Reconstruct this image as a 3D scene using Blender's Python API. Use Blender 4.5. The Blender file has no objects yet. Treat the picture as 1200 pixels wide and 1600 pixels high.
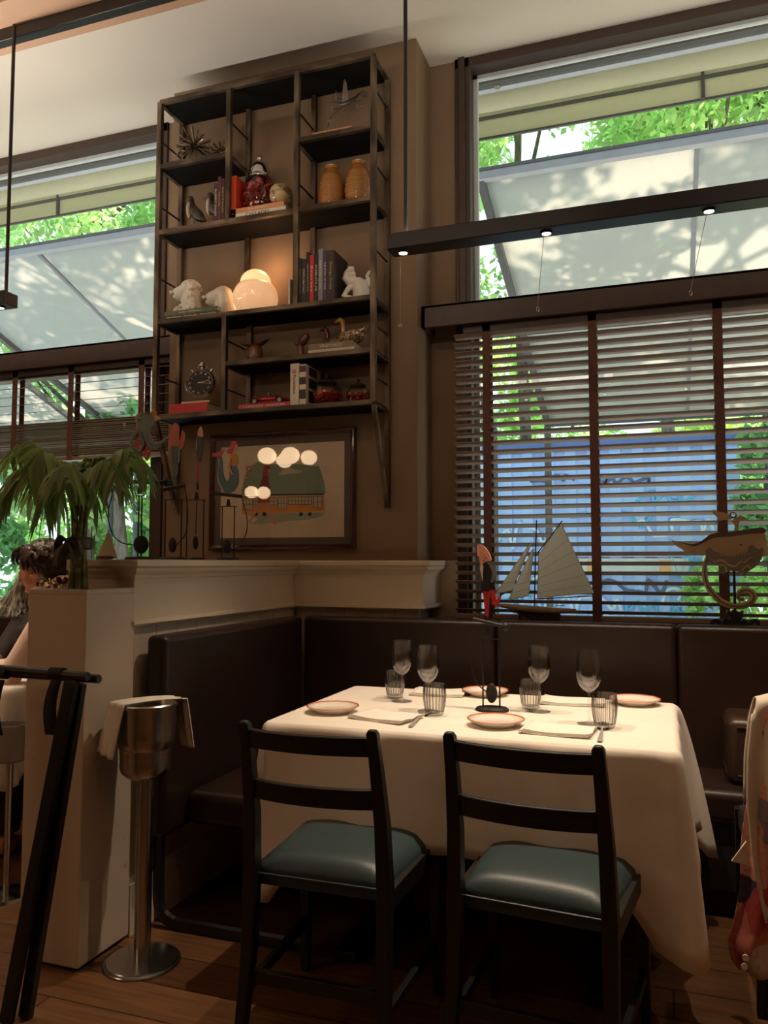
import bpy, bmesh, math, random
import numpy as np
from mathutils import Vector, Matrix, Euler
PI = math.pi
R = math.radians
random.seed(7)
SC = bpy.context.scene
COL = SC.collection

# ------------------------------------------------------------------ camera
CAM_Z = 1.25
FPX = 1239.0                      # focal length in pixels of the 1200 px wide frame
PITCH, YAW = R(3.68), R(19.42)
cam_d = bpy.data.cameras.new('camera')
cam = bpy.data.objects.new('camera', cam_d)
COL.objects.link(cam)
cam.location = (0, 0, CAM_Z)
cam.rotation_euler = (PI/2 + PITCH, 0, YAW)
cam_d.sensor_fit = 'HORIZONTAL'
cam_d.sensor_width = 36.0
cam_d.lens = FPX/1200.0*36.0
cam_d.clip_start = 0.05
cam_d.clip_end = 200
SC.camera = cam
_f = Vector((-math.sin(YAW)*math.cos(PITCH), math.cos(YAW)*math.cos(PITCH), math.sin(PITCH)))
_r = Vector((math.cos(YAW), math.sin(YAW), 0))
_u = _r.cross(_f)
def at(px, py, X=None, Y=None, Z=None):
    """the point of a real plane of the room (X=, Y= or Z=) that a measured pixel falls on"""
    d = _f + (px-600)/FPX*_r - (py-800)/FPX*_u
    if X is not None: t = X/d.x
    elif Y is not None: t = Y/d.y
    else: t = (Z-CAM_Z)/d.z
    return Vector((0, 0, CAM_Z)) + d*t

# ------------------------------------------------------------------ world, sun, exposure
SC.view_settings.view_transform = 'Standard'
SC.view_settings.look = 'None'
SC.view_settings.exposure = 0.45
SC.view_settings.gamma = 1.0
SC.view_settings.use_curve_mapping = False
W = bpy.data.worlds.new('sky'); SC.world = W
W.use_nodes = True
bg = W.node_tree.nodes['Background']
bg.inputs['Color'].default_value = (0.70, 0.87, 1.0, 1)
bg.inputs['Strength'].default_value = 1.36
cy = SC.cycles
cy.use_denoising = True
cy.max_bounces = 10; cy.diffuse_bounces = 5; cy.glossy_bounces = 4
cy.transmission_bounces = 8; cy.transparent_max_bounces = 16
cy.sample_clamp_indirect = 4.0
cy.caustics_reflective = False; cy.caustics_refractive = False
cy.blur_glossy = 0.5

def lamp(name, kind, loc, energy, color=(1,1,1), rot=None, **kw):
    l = bpy.data.lights.new(name, kind); l.energy = energy; l.color = color
    for k, v in kw.items(): setattr(l, k, v)
    o = bpy.data.objects.new(name, l); COL.objects.link(o); o.location = loc
    if rot is not None: o.rotation_euler = rot
    return o
def aim(o, target):
    o.rotation_euler = (Vector(target)-o.location).to_track_quat('-Z', 'Y').to_euler()
sun = lamp('sun', 'SUN', (3.5, 7.6, 12), 13.5, (1.0, 0.80, 0.55), angle=R(0.8))
aim(sun, (-1.0, 5.8, 0))
# sky portals in the two window openings
for nm, x0, x1 in (('portal_right', -0.88, 1.3), ('portal_left', -4.9, -2.78)):
    p = lamp(nm, 'AREA', ((x0+x1)/2, 3.92, 2.36), 1.0, shape='RECTANGLE', size=x1-x0, size_y=2.75, rot=(R(-90), 0, 0))
    p.data.cycles.is_portal = True
WARM = (1.0, 0.70, 0.40)
# spot lamps added as warm fill, out of view behind and beside the camera
for i, (x, y) in enumerate(((-2.6, 0.9), (0.9, 0.9), (-0.9, -0.6), (-3.6, -0.8), (1.6, -1.6))):
    s = lamp('added_warm_fill', 'SPOT', (x, y, 3.55), 5, (1.0, 0.74, 0.48), spot_size=R(120), spot_blend=0.8, shadow_soft_size=0.06)
# unseen area lamps added behind the camera to wash ceiling and upper walls
for x in (-3.6, -1.2, 1.2):
    l = lamp('added_ceiling_wash', 'AREA', (x, .6, 2.9), 10, (1.0, 0.84, 0.66), shape='RECTANGLE', size=1.6, size_y=0.3)
    aim(l, (x, 1.6, 4.6))
# unseen spot lamp added to brighten the shelf wall from the front
s = lamp('added_shelf_fill', 'SPOT', (-1.3, 0.6, 3.55), 18, (1.0, 0.78, 0.54), spot_size=R(52), spot_blend=0.7, shadow_soft_size=0.12)
aim(s, (-1.85, 3.6, 2.75))
# area lamps added outside, below the sills, imitating bounce from sunlit paving
for x0, x1, e in ((-5.3, -2.6, 75), (-.9, 2.3, 50)):
    l = lamp('added_bounce_fill', 'AREA', ((x0+x1)/2, 4.62, .05), e, (0.97, 1.0, 0.94), shape='RECTANGLE', size=x1-x0, size_y=0.9)
    l.rotation_euler = (R(180-22), 0, 0)

# ------------------------------------------------------------------ materials
def nodes_of(name):
    m = bpy.data.materials.new(name); m.use_nodes = True
    nt = m.node_tree
    return m, nt, nt.nodes['Principled BSDF']
def N(nt, t, **kw):
    n = nt.nodes.new(t)
    for k, v in kw.items(): setattr(n, k, v)
    return n
def setin(b, **kw):
    for k, v in kw.items():
        k = k.replace('_', ' ')
        if k in b.inputs: b.inputs[k].default_value = v
def c4(c): return (c[0], c[1], c[2], 1)
def mat(name, col, rough=0.5, metal=0.0, vary=0.12, scale=12.0, bump=0.0, bscale=None, coat=0.0, spec=None, emis=None, estr=0.0, sss=0.0, stretch=(1,1,1), detail=4):
    m, nt, b = nodes_of(name)
    b.inputs['Roughness'].default_value = rough
    b.inputs['Metallic'].default_value = metal
    if coat: setin(b, Coat_Weight=coat, Coat_Roughness=0.12)
    if spec is not None: setin(b, Specular_IOR_Level=spec)
    if emis: setin(b, Emission_Color=c4(emis), Emission_Strength=estr)
    if sss: setin(b, Subsurface_Weight=sss, Subsurface_Scale=0.02)
    tc = N(nt, 'ShaderNodeTexCoord'); mp = N(nt, 'ShaderNodeMapping')
    mp.inputs['Scale'].default_value = stretch
    nt.links.new(tc.outputs['Object'], mp.inputs['Vector'])
    no = N(nt, 'ShaderNodeTexNoise'); no.inputs['Scale'].default_value = scale; no.inputs['Detail'].default_value = detail
    nt.links.new(mp.outputs['Vector'], no.inputs['Vector'])
    rp = N(nt, 'ShaderNodeValToRGB')
    rp.color_ramp.elements[0].position = 0.3; rp.color_ramp.elements[1].position = 0.7
    rp.color_ramp.elements[0].color = c4([max(0, x*(1-vary)) for x in col])
    rp.color_ramp.elements[1].color = c4([min(1, x*(1+vary)) for x in col])
    nt.links.new(no.outputs['Fac'], rp.inputs['Fac']); nt.links.new(rp.outputs['Color'], b.inputs['Base Color'])
    if bump:
        n2 = N(nt, 'ShaderNodeTexNoise'); n2.inputs['Scale'].default_value = bscale or scale*4; n2.inputs['Detail'].default_value = 3
        nt.links.new(mp.outputs['Vector'], n2.inputs['Vector'])
        bp = N(nt, 'ShaderNodeBump'); bp.inputs['Strength'].default_value = bump; bp.inputs['Distance'].default_value = 0.004
        nt.links.new(n2.outputs['Fac'], bp.inputs['Height']); nt.links.new(bp.outputs['Normal'], b.inputs['Normal'])
    return m
def glassmat(name, col=(1,1,1), rough=0.0, ior=1.45):
    m, nt, b = nodes_of(name)
    setin(b, Base_Color=c4(col), Roughness=rough, IOR=ior, Transmission_Weight=1.0)
    return m
def thin_glass(name, tint=(0.96,0.98,0.97), refl=0.06):
    """flat pane: passes straight light, mirrors a little"""
    m = bpy.data.materials.new(name); m.use_nodes = True; nt = m.node_tree; nt.nodes.clear()
    o = N(nt, 'ShaderNodeOutputMaterial'); mx = N(nt, 'ShaderNodeMixShader')
    t = N(nt, 'ShaderNodeBsdfTransparent'); g = N(nt, 'ShaderNodeBsdfGlossy')
    t.inputs['Color'].default_value = c4(tint); g.inputs['Roughness'].default_value = 0.02
    lw = N(nt, 'ShaderNodeFresnel'); ge = N(nt, 'ShaderNodeNewGeometry')
    mr = N(nt, 'ShaderNodeMapRange'); mr.inputs['To Min'].default_value = 1.45; mr.inputs['To Max'].default_value = 1/1.45
    nt.links.new(ge.outputs['Backfacing'], mr.inputs['Value']); nt.links.new(mr.outputs[0], lw.inputs['IOR'])
    nt.links.new(lw.outputs[0], mx.inputs['Fac'])
    nt.links.new(t.outputs[0], mx.inputs[1]); nt.links.new(g.outputs[0], mx.inputs[2]); nt.links.new(mx.outputs[0], o.inputs['Surface'])
    return m
def crystal(name, edge=(.80, .80, .80), base=(.97, .97, .97), pw=2.2):
    """thin blown glass: clear face-on, greyer at grazing edges, mirror-like sheen"""
    m = thin_glass(name, base); nt = m.node_tree
    t = [n for n in nt.nodes if n.type == 'BSDF_TRANSPARENT'][0]
    mr = [n for n in nt.nodes if n.type == 'MAP_RANGE'][0]; mr.inputs['To Min'].default_value = 1.75; mr.inputs['To Max'].default_value = 1/1.75
    lw = N(nt, 'ShaderNodeLayerWeight'); lw.inputs['Blend'].default_value = .5
    p = N(nt, 'ShaderNodeMath', operation='POWER'); p.inputs[1].default_value = pw
    mx = N(nt, 'ShaderNodeMix', data_type='RGBA'); mx.inputs[6].default_value = c4(base); mx.inputs[7].default_value = c4(edge)
    nt.links.new(lw.outputs['Facing'], p.inputs[0]); nt.links.new(p.outputs[0], mx.inputs['Factor']); nt.links.new(mx.outputs[2], t.inputs['Color'])
    return m
def cloth_translucent(name, col, trans=0.5, rough=0.8, scale=40, vary=.05):
    m = bpy.data.materials.new(name); m.use_nodes = True; nt = m.node_tree; nt.nodes.clear()
    o = N(nt, 'ShaderNodeOutputMaterial'); mx = N(nt, 'ShaderNodeMixShader'); mx.inputs['Fac'].default_value = trans
    d = N(nt, 'ShaderNodeBsdfDiffuse'); t = N(nt, 'ShaderNodeBsdfTranslucent')
    tc = N(nt, 'ShaderNodeTexCoord'); no = N(nt, 'ShaderNodeTexNoise'); no.inputs['Scale'].default_value = scale
    rp = N(nt, 'ShaderNodeValToRGB')
    rp.color_ramp.elements[0].color = c4([x*(1-vary) for x in col]); rp.color_ramp.elements[1].color = c4([min(1, x*(1+vary)) for x in col])
    nt.links.new(tc.outputs['Object'], no.inputs['Vector']); nt.links.new(no.outputs['Fac'], rp.inputs['Fac'])
    for s in (d, t): nt.links.new(rp.outputs['Color'], s.inputs['Color'])
    nt.links.new(d.outputs[0], mx.inputs[1]); nt.links.new(t.outputs[0], mx.inputs[2]); nt.links.new(mx.outputs[0], o.inputs['Surface'])
    return m
def wood_floor():
    m, nt, b = nodes_of('oak_floor')
    tc = N(nt, 'ShaderNodeTexCoord'); mp = N(nt, 'ShaderNodeMapping')
    nt.links.new(tc.outputs['Object'], mp.inputs['Vector'])
    mp.inputs['Rotation'].default_value = (0, 0, R(0))
    br = N(nt, 'ShaderNodeTexBrick')
    br.inputs['Scale'].default_value = 1.0; br.inputs['Brick Width'].default_value = 1.7; br.inputs['Row Height'].default_value = 0.16
    br.inputs['Mortar Size'].default_value = 0.0025; br.inputs['Color1'].default_value = (0.135, 0.062, 0.026, 1)
    br.inputs['Color2'].default_value = (0.21, 0.102, 0.045, 1); br.inputs['Mortar'].default_value = (0.02, 0.01, 0.005, 1)
    br.offset = 0.37
    nt.links.new(mp.outputs['Vector'], br.inputs['Vector'])
    m2 = N(nt, 'ShaderNodeMapping'); m2.inputs['Scale'].default_value = (2.5, 40, 1); nt.links.new(tc.outputs['Object'], m2.inputs['Vector'])
    no = N(nt, 'ShaderNodeTexNoise'); no.inputs['Scale'].default_value = 1.6; no.inputs['Detail'].default_value = 8
    nt.links.new(m2.outputs['Vector'], no.inputs['Vector'])
    mx = N(nt, 'ShaderNodeMix', data_type='RGBA', blend_type='MULTIPLY'); mx.inputs['Factor'].default_value = 0.75
    rp = N(nt, 'ShaderNodeValToRGB'); rp.color_ramp.elements[0].color = (0.45, 0.42, 0.4, 1); rp.color_ramp.elements[1].color = (1.3, 1.3, 1.3, 1)
    rp.color_ramp.elements[0].position = .3; rp.color_ramp.elements[1].position = .7
    nt.links.new(no.outputs['Fac'], rp.inputs['Fac']); nt.links.new(br.outputs['Color'], mx.inputs[6]); nt.links.new(rp.outputs['Color'], mx.inputs[7])
    nt.links.new(mx.outputs[2], b.inputs['Base Color'])
    b.inputs['Roughness'].default_value = 0.38
    bp = N(nt, 'ShaderNodeBump'); bp.inputs['Strength'].default_value = .25; bp.inputs['Distance'].default_value = .003
    nt.links.new(br.outputs['Fac'], bp.inputs['Height']); bp.invert = True; nt.links.new(bp.outputs['Normal'], b.inputs['Normal'])
    return m
def two_tone(name, c1, c2, rough=0.6, scale=8, metal=0.0, lo=.45, hi=.55, kind='noise', bump=0.0, coat=0.0, stretch=(1,1,1), detail=5):
    m, nt, b = nodes_of(name)
    tc = N(nt, 'ShaderNodeTexCoord'); mp = N(nt, 'ShaderNodeMapping'); mp.inputs['Scale'].default_value = stretch
    nt.links.new(tc.outputs['Object'], mp.inputs['Vector'])
    if kind == 'voronoi':
        no = N(nt, 'ShaderNodeTexVoronoi'); no.inputs['Scale'].default_value = scale; out = no.outputs['Distance']
    elif kind == 'wave':
        no = N(nt, 'ShaderNodeTexWave'); no.inputs['Scale'].default_value = scale; no.inputs['Distortion'].default_value = 1.5; no.bands_direction = 'Z'; out = no.outputs['Fac']
    else:
        no = N(nt, 'ShaderNodeTexNoise'); no.inputs['Scale'].default_value = scale; no.inputs['Detail'].default_value = detail; out = no.outputs['Fac']
    nt.links.new(mp.outputs['Vector'], no.inputs['Vector'])
    rp = N(nt, 'ShaderNodeValToRGB'); rp.color_ramp.elements[0].position = lo; rp.color_ramp.elements[1].position = hi
    rp.color_ramp.elements[0].color = c4(c1); rp.color_ramp.elements[1].color = c4(c2)
    nt.links.new(out, rp.inputs['Fac']); nt.links.new(rp.outputs['Color'], b.inputs['Base Color'])
    b.inputs['Roughness'].default_value = rough; b.inputs['Metallic'].default_value = metal
    if coat: setin(b, Coat_Weight=coat, Coat_Roughness=.1)
    if bump:
        bp = N(nt, 'ShaderNodeBump'); bp.inputs['Strength'].default_value = bump; bp.inputs['Distance'].default_value = 0.004
        nt.links.new(out, bp.inputs['Height']); nt.links.new(bp.outputs['Normal'], b.inputs['Normal'])
    return m
def leafmat(name, col, trans=0.45):
    m = bpy.data.materials.new(name); m.use_nodes = True; nt = m.node_tree; nt.nodes.clear()
    o = N(nt, 'ShaderNodeOutputMaterial'); mx = N(nt, 'ShaderNodeMixShader'); mx.inputs['Fac'].default_value = trans
    d = N(nt, 'ShaderNodeBsdfPrincipled'); d.inputs['Roughness'].default_value = .45
    t = N(nt, 'ShaderNodeBsdfTranslucent')
    g = N(nt, 'ShaderNodeNewGeometry')
    rp = N(nt, 'ShaderNodeValToRGB'); rp.color_ramp.elements[0].color = c4([x*.55 for x in col]); rp.color_ramp.elements[1].color = c4([min(1, x*1.35) for x in col])
    nt.links.new(g.outputs['Random Per Island'], rp.inputs['Fac'])
    nt.links.new(rp.outputs['Color'], d.inputs['Base Color'])
    hs = N(nt, 'ShaderNodeHueSaturation'); hs.inputs['Hue'].default_value = .49; hs.inputs['Value'].default_value = 1.6; hs.inputs['Saturation'].default_value = .82
    nt.links.new(rp.outputs['Color'], hs.inputs['Color']); nt.links.new(hs.outputs['Color'], t.inputs['Color'])
    nt.links.new(d.outputs[0], mx.inputs[1]); nt.links.new(t.outputs[0], mx.inputs[2]); nt.links.new(mx.outputs[0], o.inputs['Surface'])
    return m

M = {}
M['floor'] = wood_floor()
M['taupe'] = mat('taupe_wall_paint', (0.215, 0.142, 0.084), .75, vary=.05, scale=2.5, bump=.12, bscale=260)
M['cream'] = mat('cream_trim_paint', (0.66, 0.575, 0.45), .42, vary=.03, scale=3)
M['white_box'] = two_tone('scuffed_white_paint', (0.40, 0.32, 0.23), (0.62, 0.52, 0.42), .5, scale=14, lo=.28, hi=.31, stretch=(1, 1, .5))
M['ceil'] = mat('ceiling_plaster', (0.74, 0.69, 0.60), .8, vary=.02, scale=2)
M['soffit'] = mat('copper_soffit', (0.56, 0.34, 0.22), .5, vary=.05, scale=3)
M['brownframe'] = mat('brown_window_frame', (0.050, 0.028, 0.020), .45, vary=.12, scale=20)
M['slat'] = mat('brown_blind_slat', (0.30, 0.205, 0.16), .5, vary=.12, scale=14, stretch=(.15, 4, 4))
M['tape'] = mat('brown_ladder_tape', (0.135, 0.062, 0.048), .8, vary=.1, scale=60)
M['black'] = mat('black_satin_metal', (0.012, 0.011, 0.011), .32, vary=.1, spec=.5)
M['blackmatte'] = mat('blackened_iron', (0.018, 0.016, 0.015), .6, .3, vary=.3, scale=30, bump=.1)
M['blackwood'] = mat('black_lacquered_wood', (0.006, 0.0055, 0.0055), .42, vary=.2, scale=20, stretch=(4, 4, .4))
M['rust'] = two_tone('brushed_raw_steel', (0.045, 0.030, 0.019), (0.21, 0.155, 0.10), .42, scale=16, metal=.4, lo=.4, hi=.68, stretch=(1, 1, .35), bump=.15)
M['rusth'] = two_tone('scorched_steel_edge', (0.042, 0.028, 0.018), (0.21, 0.155, 0.10), .45, scale=14, metal=.4, lo=.42, hi=.7, stretch=(.35, 1, 1), bump=.15)
M['shelfblack'] = mat('dark_oiled_shelf_board', (0.006, 0.005, 0.0045), .7, vary=.3, scale=9, spec=.15)
M['leather'] = mat('dark_brown_leather', (0.022, 0.011, 0.0075), .36, vary=.18, scale=7, bump=.12, bscale=220)
M['leather2'] = mat('brown_cushion_leather', (0.045, 0.024, 0.015), .34, vary=.2, scale=9, bump=.15, bscale=200)
M['teal'] = mat('teal_leather', (0.022, 0.044, 0.050), .40, vary=.10, scale=6, bump=.1, bscale=240)
M['linen'] = mat('white_linen', (0.80, 0.74, 0.66), .85, vary=.02, scale=30, bump=.06, bscale=900)
M['napkin'] = mat('napkin_linen', (0.82, 0.77, 0.70), .85, vary=.02, scale=30, bump=.06, bscale=900)
M['porcelain'] = mat('white_porcelain', (0.82, 0.78, 0.70), .12, vary=.02, coat=.5)
M['ceramic_matte'] = mat('glazed_white_ceramic', (0.72, 0.67, 0.58), .18, vary=.04, coat=.4)
M['orange_rim'] = mat('orange_rim_glaze', (0.62, 0.16, 0.055), .2, vary=.1, coat=.4)
M['steel'] = mat('brushed_stainless', (0.50, 0.48, 0.46), .26, 1.0, vary=.06, scale=6, stretch=(1, 1, 30))
M['chrome'] = mat('polished_chrome', (0.62, 0.60, 0.58), .08, 1.0, vary=.02)
M['brass'] = mat('aged_brass', (0.30, 0.22, 0.12), .3, 1.0, vary=.2)
M['glass'] = crystal('clear_crystal')
M['glass_foot'] = crystal('clear_crystal_foot', (.86, .86, .86))
_nt = M['glass'].node_tree; _o = [n for n in _nt.nodes if n.type == 'OUTPUT_MATERIAL'][0]; _src = _o.inputs['Surface'].links[0].from_socket
_g = N(_nt, 'ShaderNodeBsdfGlass'); _g.inputs['IOR'].default_value = 1.45; _m = N(_nt, 'ShaderNodeMixShader'); _m.inputs['Fac'].default_value = .42
_nt.links.new(_src, _m.inputs[1]); _nt.links.new(_g.outputs[0], _m.inputs[2]); _nt.links.new(_m.outputs[0], _o.inputs['Surface'])
M['spoon'] = mat('satin_spoon_steel', (0.72, 0.69, 0.66), .42, .85, vary=.03)
M['jar_glass'] = thin_glass('jar_glass', (0.93, 0.88, 0.86))
M['pane'] = thin_glass('window_pane')
M['picglass'] = thin_glass('picture_glass', (0.97, 0.96, 0.95))
M['mahogany'] = mat('mahogany_moulding', (0.055, 0.010, 0.009), .18, vary=.2, scale=8, coat=.8)
M['paper'] = mat('book_pages', (0.62, 0.52, 0.38), .8, vary=.06, scale=90, stretch=(8, 1, 1))
M['ink'] = mat('black_ink', (0.012, 0.011, 0.011), .6, vary=.05)
M['whiteink'] = mat('white_print', (0.68, 0.62, 0.54), .6, vary=.03)
M['goldink'] = mat('gold_print', (0.48, 0.34, 0.14), .5, vary=.05)
M['skin'] = mat('skin', (0.50, 0.22, 0.13), .5, vary=.07, scale=30, sss=.1)
M['amber'] = two_tone('amber_glaze', (0.26, 0.10, 0.016), (0.36, 0.15, 0.028), .12, scale=34, kind='wave', bump=.35, coat=.7, lo=.2, hi=.8)
M['candy'] = mat('red_candy', (0.42, 0.02, 0.012), .25, vary=.5, scale=14, coat=.4)
M['lampglass'] = mat('opal_lamp_glass', (0.75, 0.60, 0.44), .1, vary=.02, emis=(1.0, 0.52, 0.24), estr=.41, coat=.4)
M['lampglass2'] = mat('opal_lamp_top', (0.80, 0.62, 0.42), .1, vary=.02, emis=(1.0, 0.52, 0.22), estr=.82, coat=.4)
M['globelamp'] = mat('opal_globe_lamp', (0.9, 0.85, 0.75), .3, vary=.01, emis=(1.0, 0.70, 0.42), estr=10)
def flat(name, col, rough=.6, **k):
    if name not in M: M[name] = mat(name, col, rough, vary=k.pop('vary', .06), **k)
    return M[name]

# ------------------------------------------------------------------ mesh builder
class MB:
    def __init__(s): s.v = []; s.f = []; s.X = None
    def _add(s, vs, fs):
        o = len(s.v)
        if s.X is not None: vs = [s.X @ Vector(p) for p in vs]
        s.v += [tuple(p) for p in vs]; s.f += [tuple(i+o for i in f) for f in fs]; return s
    def box(s, x0, x1, y0, y1, z0, z1):
        vs = [(x, y, z) for z in (z0, z1) for y in (y0, y1) for x in (x0, x1)]
        return s._add(vs, [(0,2,3,1), (4,5,7,6), (0,1,5,4), (2,6,7,3), (0,4,6,2), (1,3,7,5)])
    def obox(s, c, ax, ay, az):
        """box about c with half-axis vectors"""
        c = Vector(c); ax = Vector(ax); ay = Vector(ay); az = Vector(az)
        vs = [c+ax*i+ay*j+az*k for k in (-1, 1) for j in (-1, 1) for i in (-1, 1)]
        return s._add(vs, [(0,2,3,1), (4,5,7,6), (0,1,5,4), (2,6,7,3), (0,4,6,2), (1,3,7,5)])
    def bar(s, a, b, w, h, up=(0, 0, 1), w2=None, h2=None):
        a = Vector(a); b = Vector(b); d = (b-a).normalized(); up = Vector(up)
        sx = d.cross(up)
        if sx.length < 1e-4: sx = d.cross(Vector((0, 1, 0)))
        sx.normalize(); sz = sx.cross(d).normalized()
        w2 = w2 or w; h2 = h2 or h
        vs = []
        for p, ww, hh in ((a, w, h), (b, w2, h2)):
            for i, j in ((-1, -1), (1, -1), (1, 1), (-1, 1)): vs.append(p+sx*(i*ww/2)+sz*(j*hh/2))
        return s._add(vs, [(3,2,1,0), (4,5,6,7), (0,1,5,4), (1,2,6,5), (2,3,7,6), (3,0,4,7)])
    def ring_sweep(s, rings, close=True, caps=True):
        n = len(rings[0]); vs = [p for r_ in rings for p in r_]; fs = []
        for i in range(len(rings)-1):
            for j in range(n if close else n-1):
                k = (j+1) % n
                fs.append((i*n+j, i*n+k, (i+1)*n+k, (i+1)*n+j))
        if caps and close:
            fs.append(tuple(range(n-1, -1, -1))); fs.append(tuple((len(rings)-1)*n+j for j in range(n)))
        return s._add(vs, fs)
    def tube(s, pts, r, n=10, caps=True, sq=1.0, upv=None):
        pts = [Vector(p) for p in pts]; rs = r if isinstance(r, (list, tuple)) else [r]*len(pts)
        rings = []; prev = None
        for i, p in enumerate(pts):
            d = (pts[min(i+1, len(pts)-1)]-pts[max(i-1, 0)])
            if d.length < 1e-9: d = Vector((0, 0, 1))
            d.normalize()
            if prev is None:
                a = Vector(upv) if upv else (Vector((0, 0, 1)) if abs(d.z) < .9 else Vector((0, 1, 0)))
                a = (a-d*a.dot(d)).normalized()
            else:
                a = (prev-d*prev.dot(d))
                a = a.normalized() if a.length > 1e-6 else prev
            prev = a; b = d.cross(a)
            rings.append([p+(a*math.cos(t)*sq+b*math.sin(t))*rs[i] for t in (2*PI*k/n for k in range(n))])
        return s.ring_sweep(rings, True, caps)
    def cyl(s, a, b, r, r2=None, n=20): return s.tube([a, b], [r, r if r2 is None else r2], n)
    def lathe(s, prof, c=(0, 0, 0), n=32, sx=1.0, sy=1.0, flute=0, fl=0.0):
        c = Vector(c); vs = []; idx = []
        for r_, z in prof:
            if r_ < 1e-5: idx.append([len(vs)]*n); vs.append(c+Vector((0, 0, z)))
            else:
                idx.append(list(range(len(vs), len(vs)+n)))
                vs += [c+Vector((math.cos(t)*r_*sx*(1+fl*math.cos(flute*t)), math.sin(t)*r_*sy*(1+fl*math.cos(flute*t)), z)) for t in (2*PI*k/n for k in range(n))]
        fs = []
        for i in range(len(prof)-1):
            a, b = idx[i], idx[i+1]
            for j in range(n):
                k = (j+1) % n
                f = []
                for q in (a[j], a[k], b[k], b[j]):
                    if q not in f: f.append(q)
                if len(f) > 2: fs.append(tuple(f))
        loop = prof[0] == prof[-1]
        if prof[0][0] > 1e-5 and not loop: fs.append(tuple(idx[0][::-1]))
        if prof[-1][0] > 1e-5 and not loop: fs.append(tuple(idx[-1]))
        return s._add(vs, fs)
    def ball(s, c, r, nu=20, nv=12):
        if not isinstance(r, (list, tuple)): r = (r, r, r)
        c = Vector(c); vs = [c+Vector((0, 0, -r[2]))]; fs = []
        for i in range(1, nv):
            ph = -PI/2+PI*i/nv
            for j in range(nu):
                t = 2*PI*j/nu; vs.append(c+Vector((math.cos(ph)*math.cos(t)*r[0], math.cos(ph)*math.sin(t)*r[1], math.sin(ph)*r[2])))
        vs.append(c+Vector((0, 0, r[2]))); L = len(vs)-1
        for j in range(nu):
            k = (j+1) % nu
            fs.append((0, 1+k, 1+j)); fs.append((L, 1+(nv-2)*nu+j, 1+(nv-2)*nu+k))
            for i in range(nv-2): fs.append((1+i*nu+j, 1+i*nu+k, 1+(i+1)*nu+k, 1+(i+1)*nu+j))
        return s._add(vs, fs)
    def prism(s, pts, off):
        """closed outline of 3-D points extruded by the vector off"""
        pts = [Vector(p) for p in pts]; off = Vector(off); n = len(pts)
        nrm = Vector((0, 0, 0))
        for i in range(n): nrm += pts[i].cross(pts[(i+1) % n])
        if nrm.dot(off) > 0: pts = pts[::-1]
        vs = pts+[p+off for p in pts]
        return s._add(vs, [tuple(range(n)), tuple(range(2*n-1, n-1, -1))]+[(i, i+n, (i+1) % n+n, (i+1) % n) for i in range(n)])
    def grid(s, fn, nu, nv):
        vs = [fn(i/nu, j/nv) for j in range(nv+1) for i in range(nu+1)]
        return s._add(vs, [(j*(nu+1)+i, j*(nu+1)+i+1, (j+1)*(nu+1)+i+1, (j+1)*(nu+1)+i) for j in range(nv) for i in range(nu)])
    def build(s, name, m, parent=None, smooth=True, bevel=0.0, solid=0.0, subd=0, remesh=0.0, ang=35, segs=2, smoothit=0):
        me = bpy.data.meshes.new(name); me.from_pydata(s.v, [], s.f); me.update()
        bm = bmesh.new(); bm.from_mesh(me); bmesh.ops.recalc_face_normals(bm, faces=bm.faces)
        if not smooth:
            pass
        bm.to_mesh(me); bm.free()
        if isinstance(m, str): m = M[m]
        me.materials.append(m)
        o = bpy.data.objects.new(name, me); COL.objects.link(o)
        if smooth:
            me.polygons.foreach_set('use_smooth', [True]*len(me.polygons))
            if not remesh:
                try: me.set_sharp_from_angle(angle=R(ang))
                except Exception: pass
        if remesh:
            r_ = o.modifiers.new('remesh', 'REMESH'); r_.mode = 'VOXEL'; r_.voxel_size = remesh; r_.use_smooth_shade = True
            if smoothit:
                sm = o.modifiers.new('smooth', 'SMOOTH'); sm.iterations = smoothit; sm.factor = .5
        if solid:
            q = o.modifiers.new('solid', 'SOLIDIFY'); q.thickness = solid; q.offset = 0
        if subd:
            q = o.modifiers.new('sub', 'SUBSURF'); q.levels = subd; q.render_levels = subd
        if bevel:
            q = o.modifiers.new('bevel', 'BEVEL'); q.width = bevel; q.segments = segs; q.limit_method = 'ANGLE'; q.angle_limit = R(40); q.harden_normals = False
        if parent is not None: o.parent = parent
        return o
def tag(o, label=None, cat=None, group=None, kind=None):
    if label: o['label'] = label
    if cat: o['category'] = cat
    if group: o['group'] = group
    if kind: o['kind'] = kind
    return o
def thing(name, label, cat, loc=(0, 0, 0), rz=0.0, group=None):
    o = bpy.data.objects.new(name, None); COL.objects.link(o); o.location = loc; o.rotation_euler = (0, 0, rz)
    o.empty_display_size = .05
    return tag(o, label, cat, group)
def struct(o): o['kind'] = 'structure'; return o
def copy_tree(o, parent=None):
    c = o.copy(); COL.objects.link(c); c.parent = parent
    for ch in list(o.children): copy_tree(ch, c)
    return c
def bez(pts, n=24):
    """Catmull-Rom through points"""
    pts = [Vector(p) for p in pts]; P_ = [pts[0]*2-pts[1]]+pts+[pts[-1]*2-pts[-2]]; out = []
    seg = len(pts)-1; per = max(2, n//seg)
    for i in range(seg):
        a, b, c, d = P_[i:i+4]
        for k in range(per):
            t = k/per
            out.append(.5*((2*b)+(c-a)*t+(2*a-5*b+4*c-d)*t*t+(3*b-a-3*c+d)*t**3))
    out.append(pts[-1]); return out
_txt = {}
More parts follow.
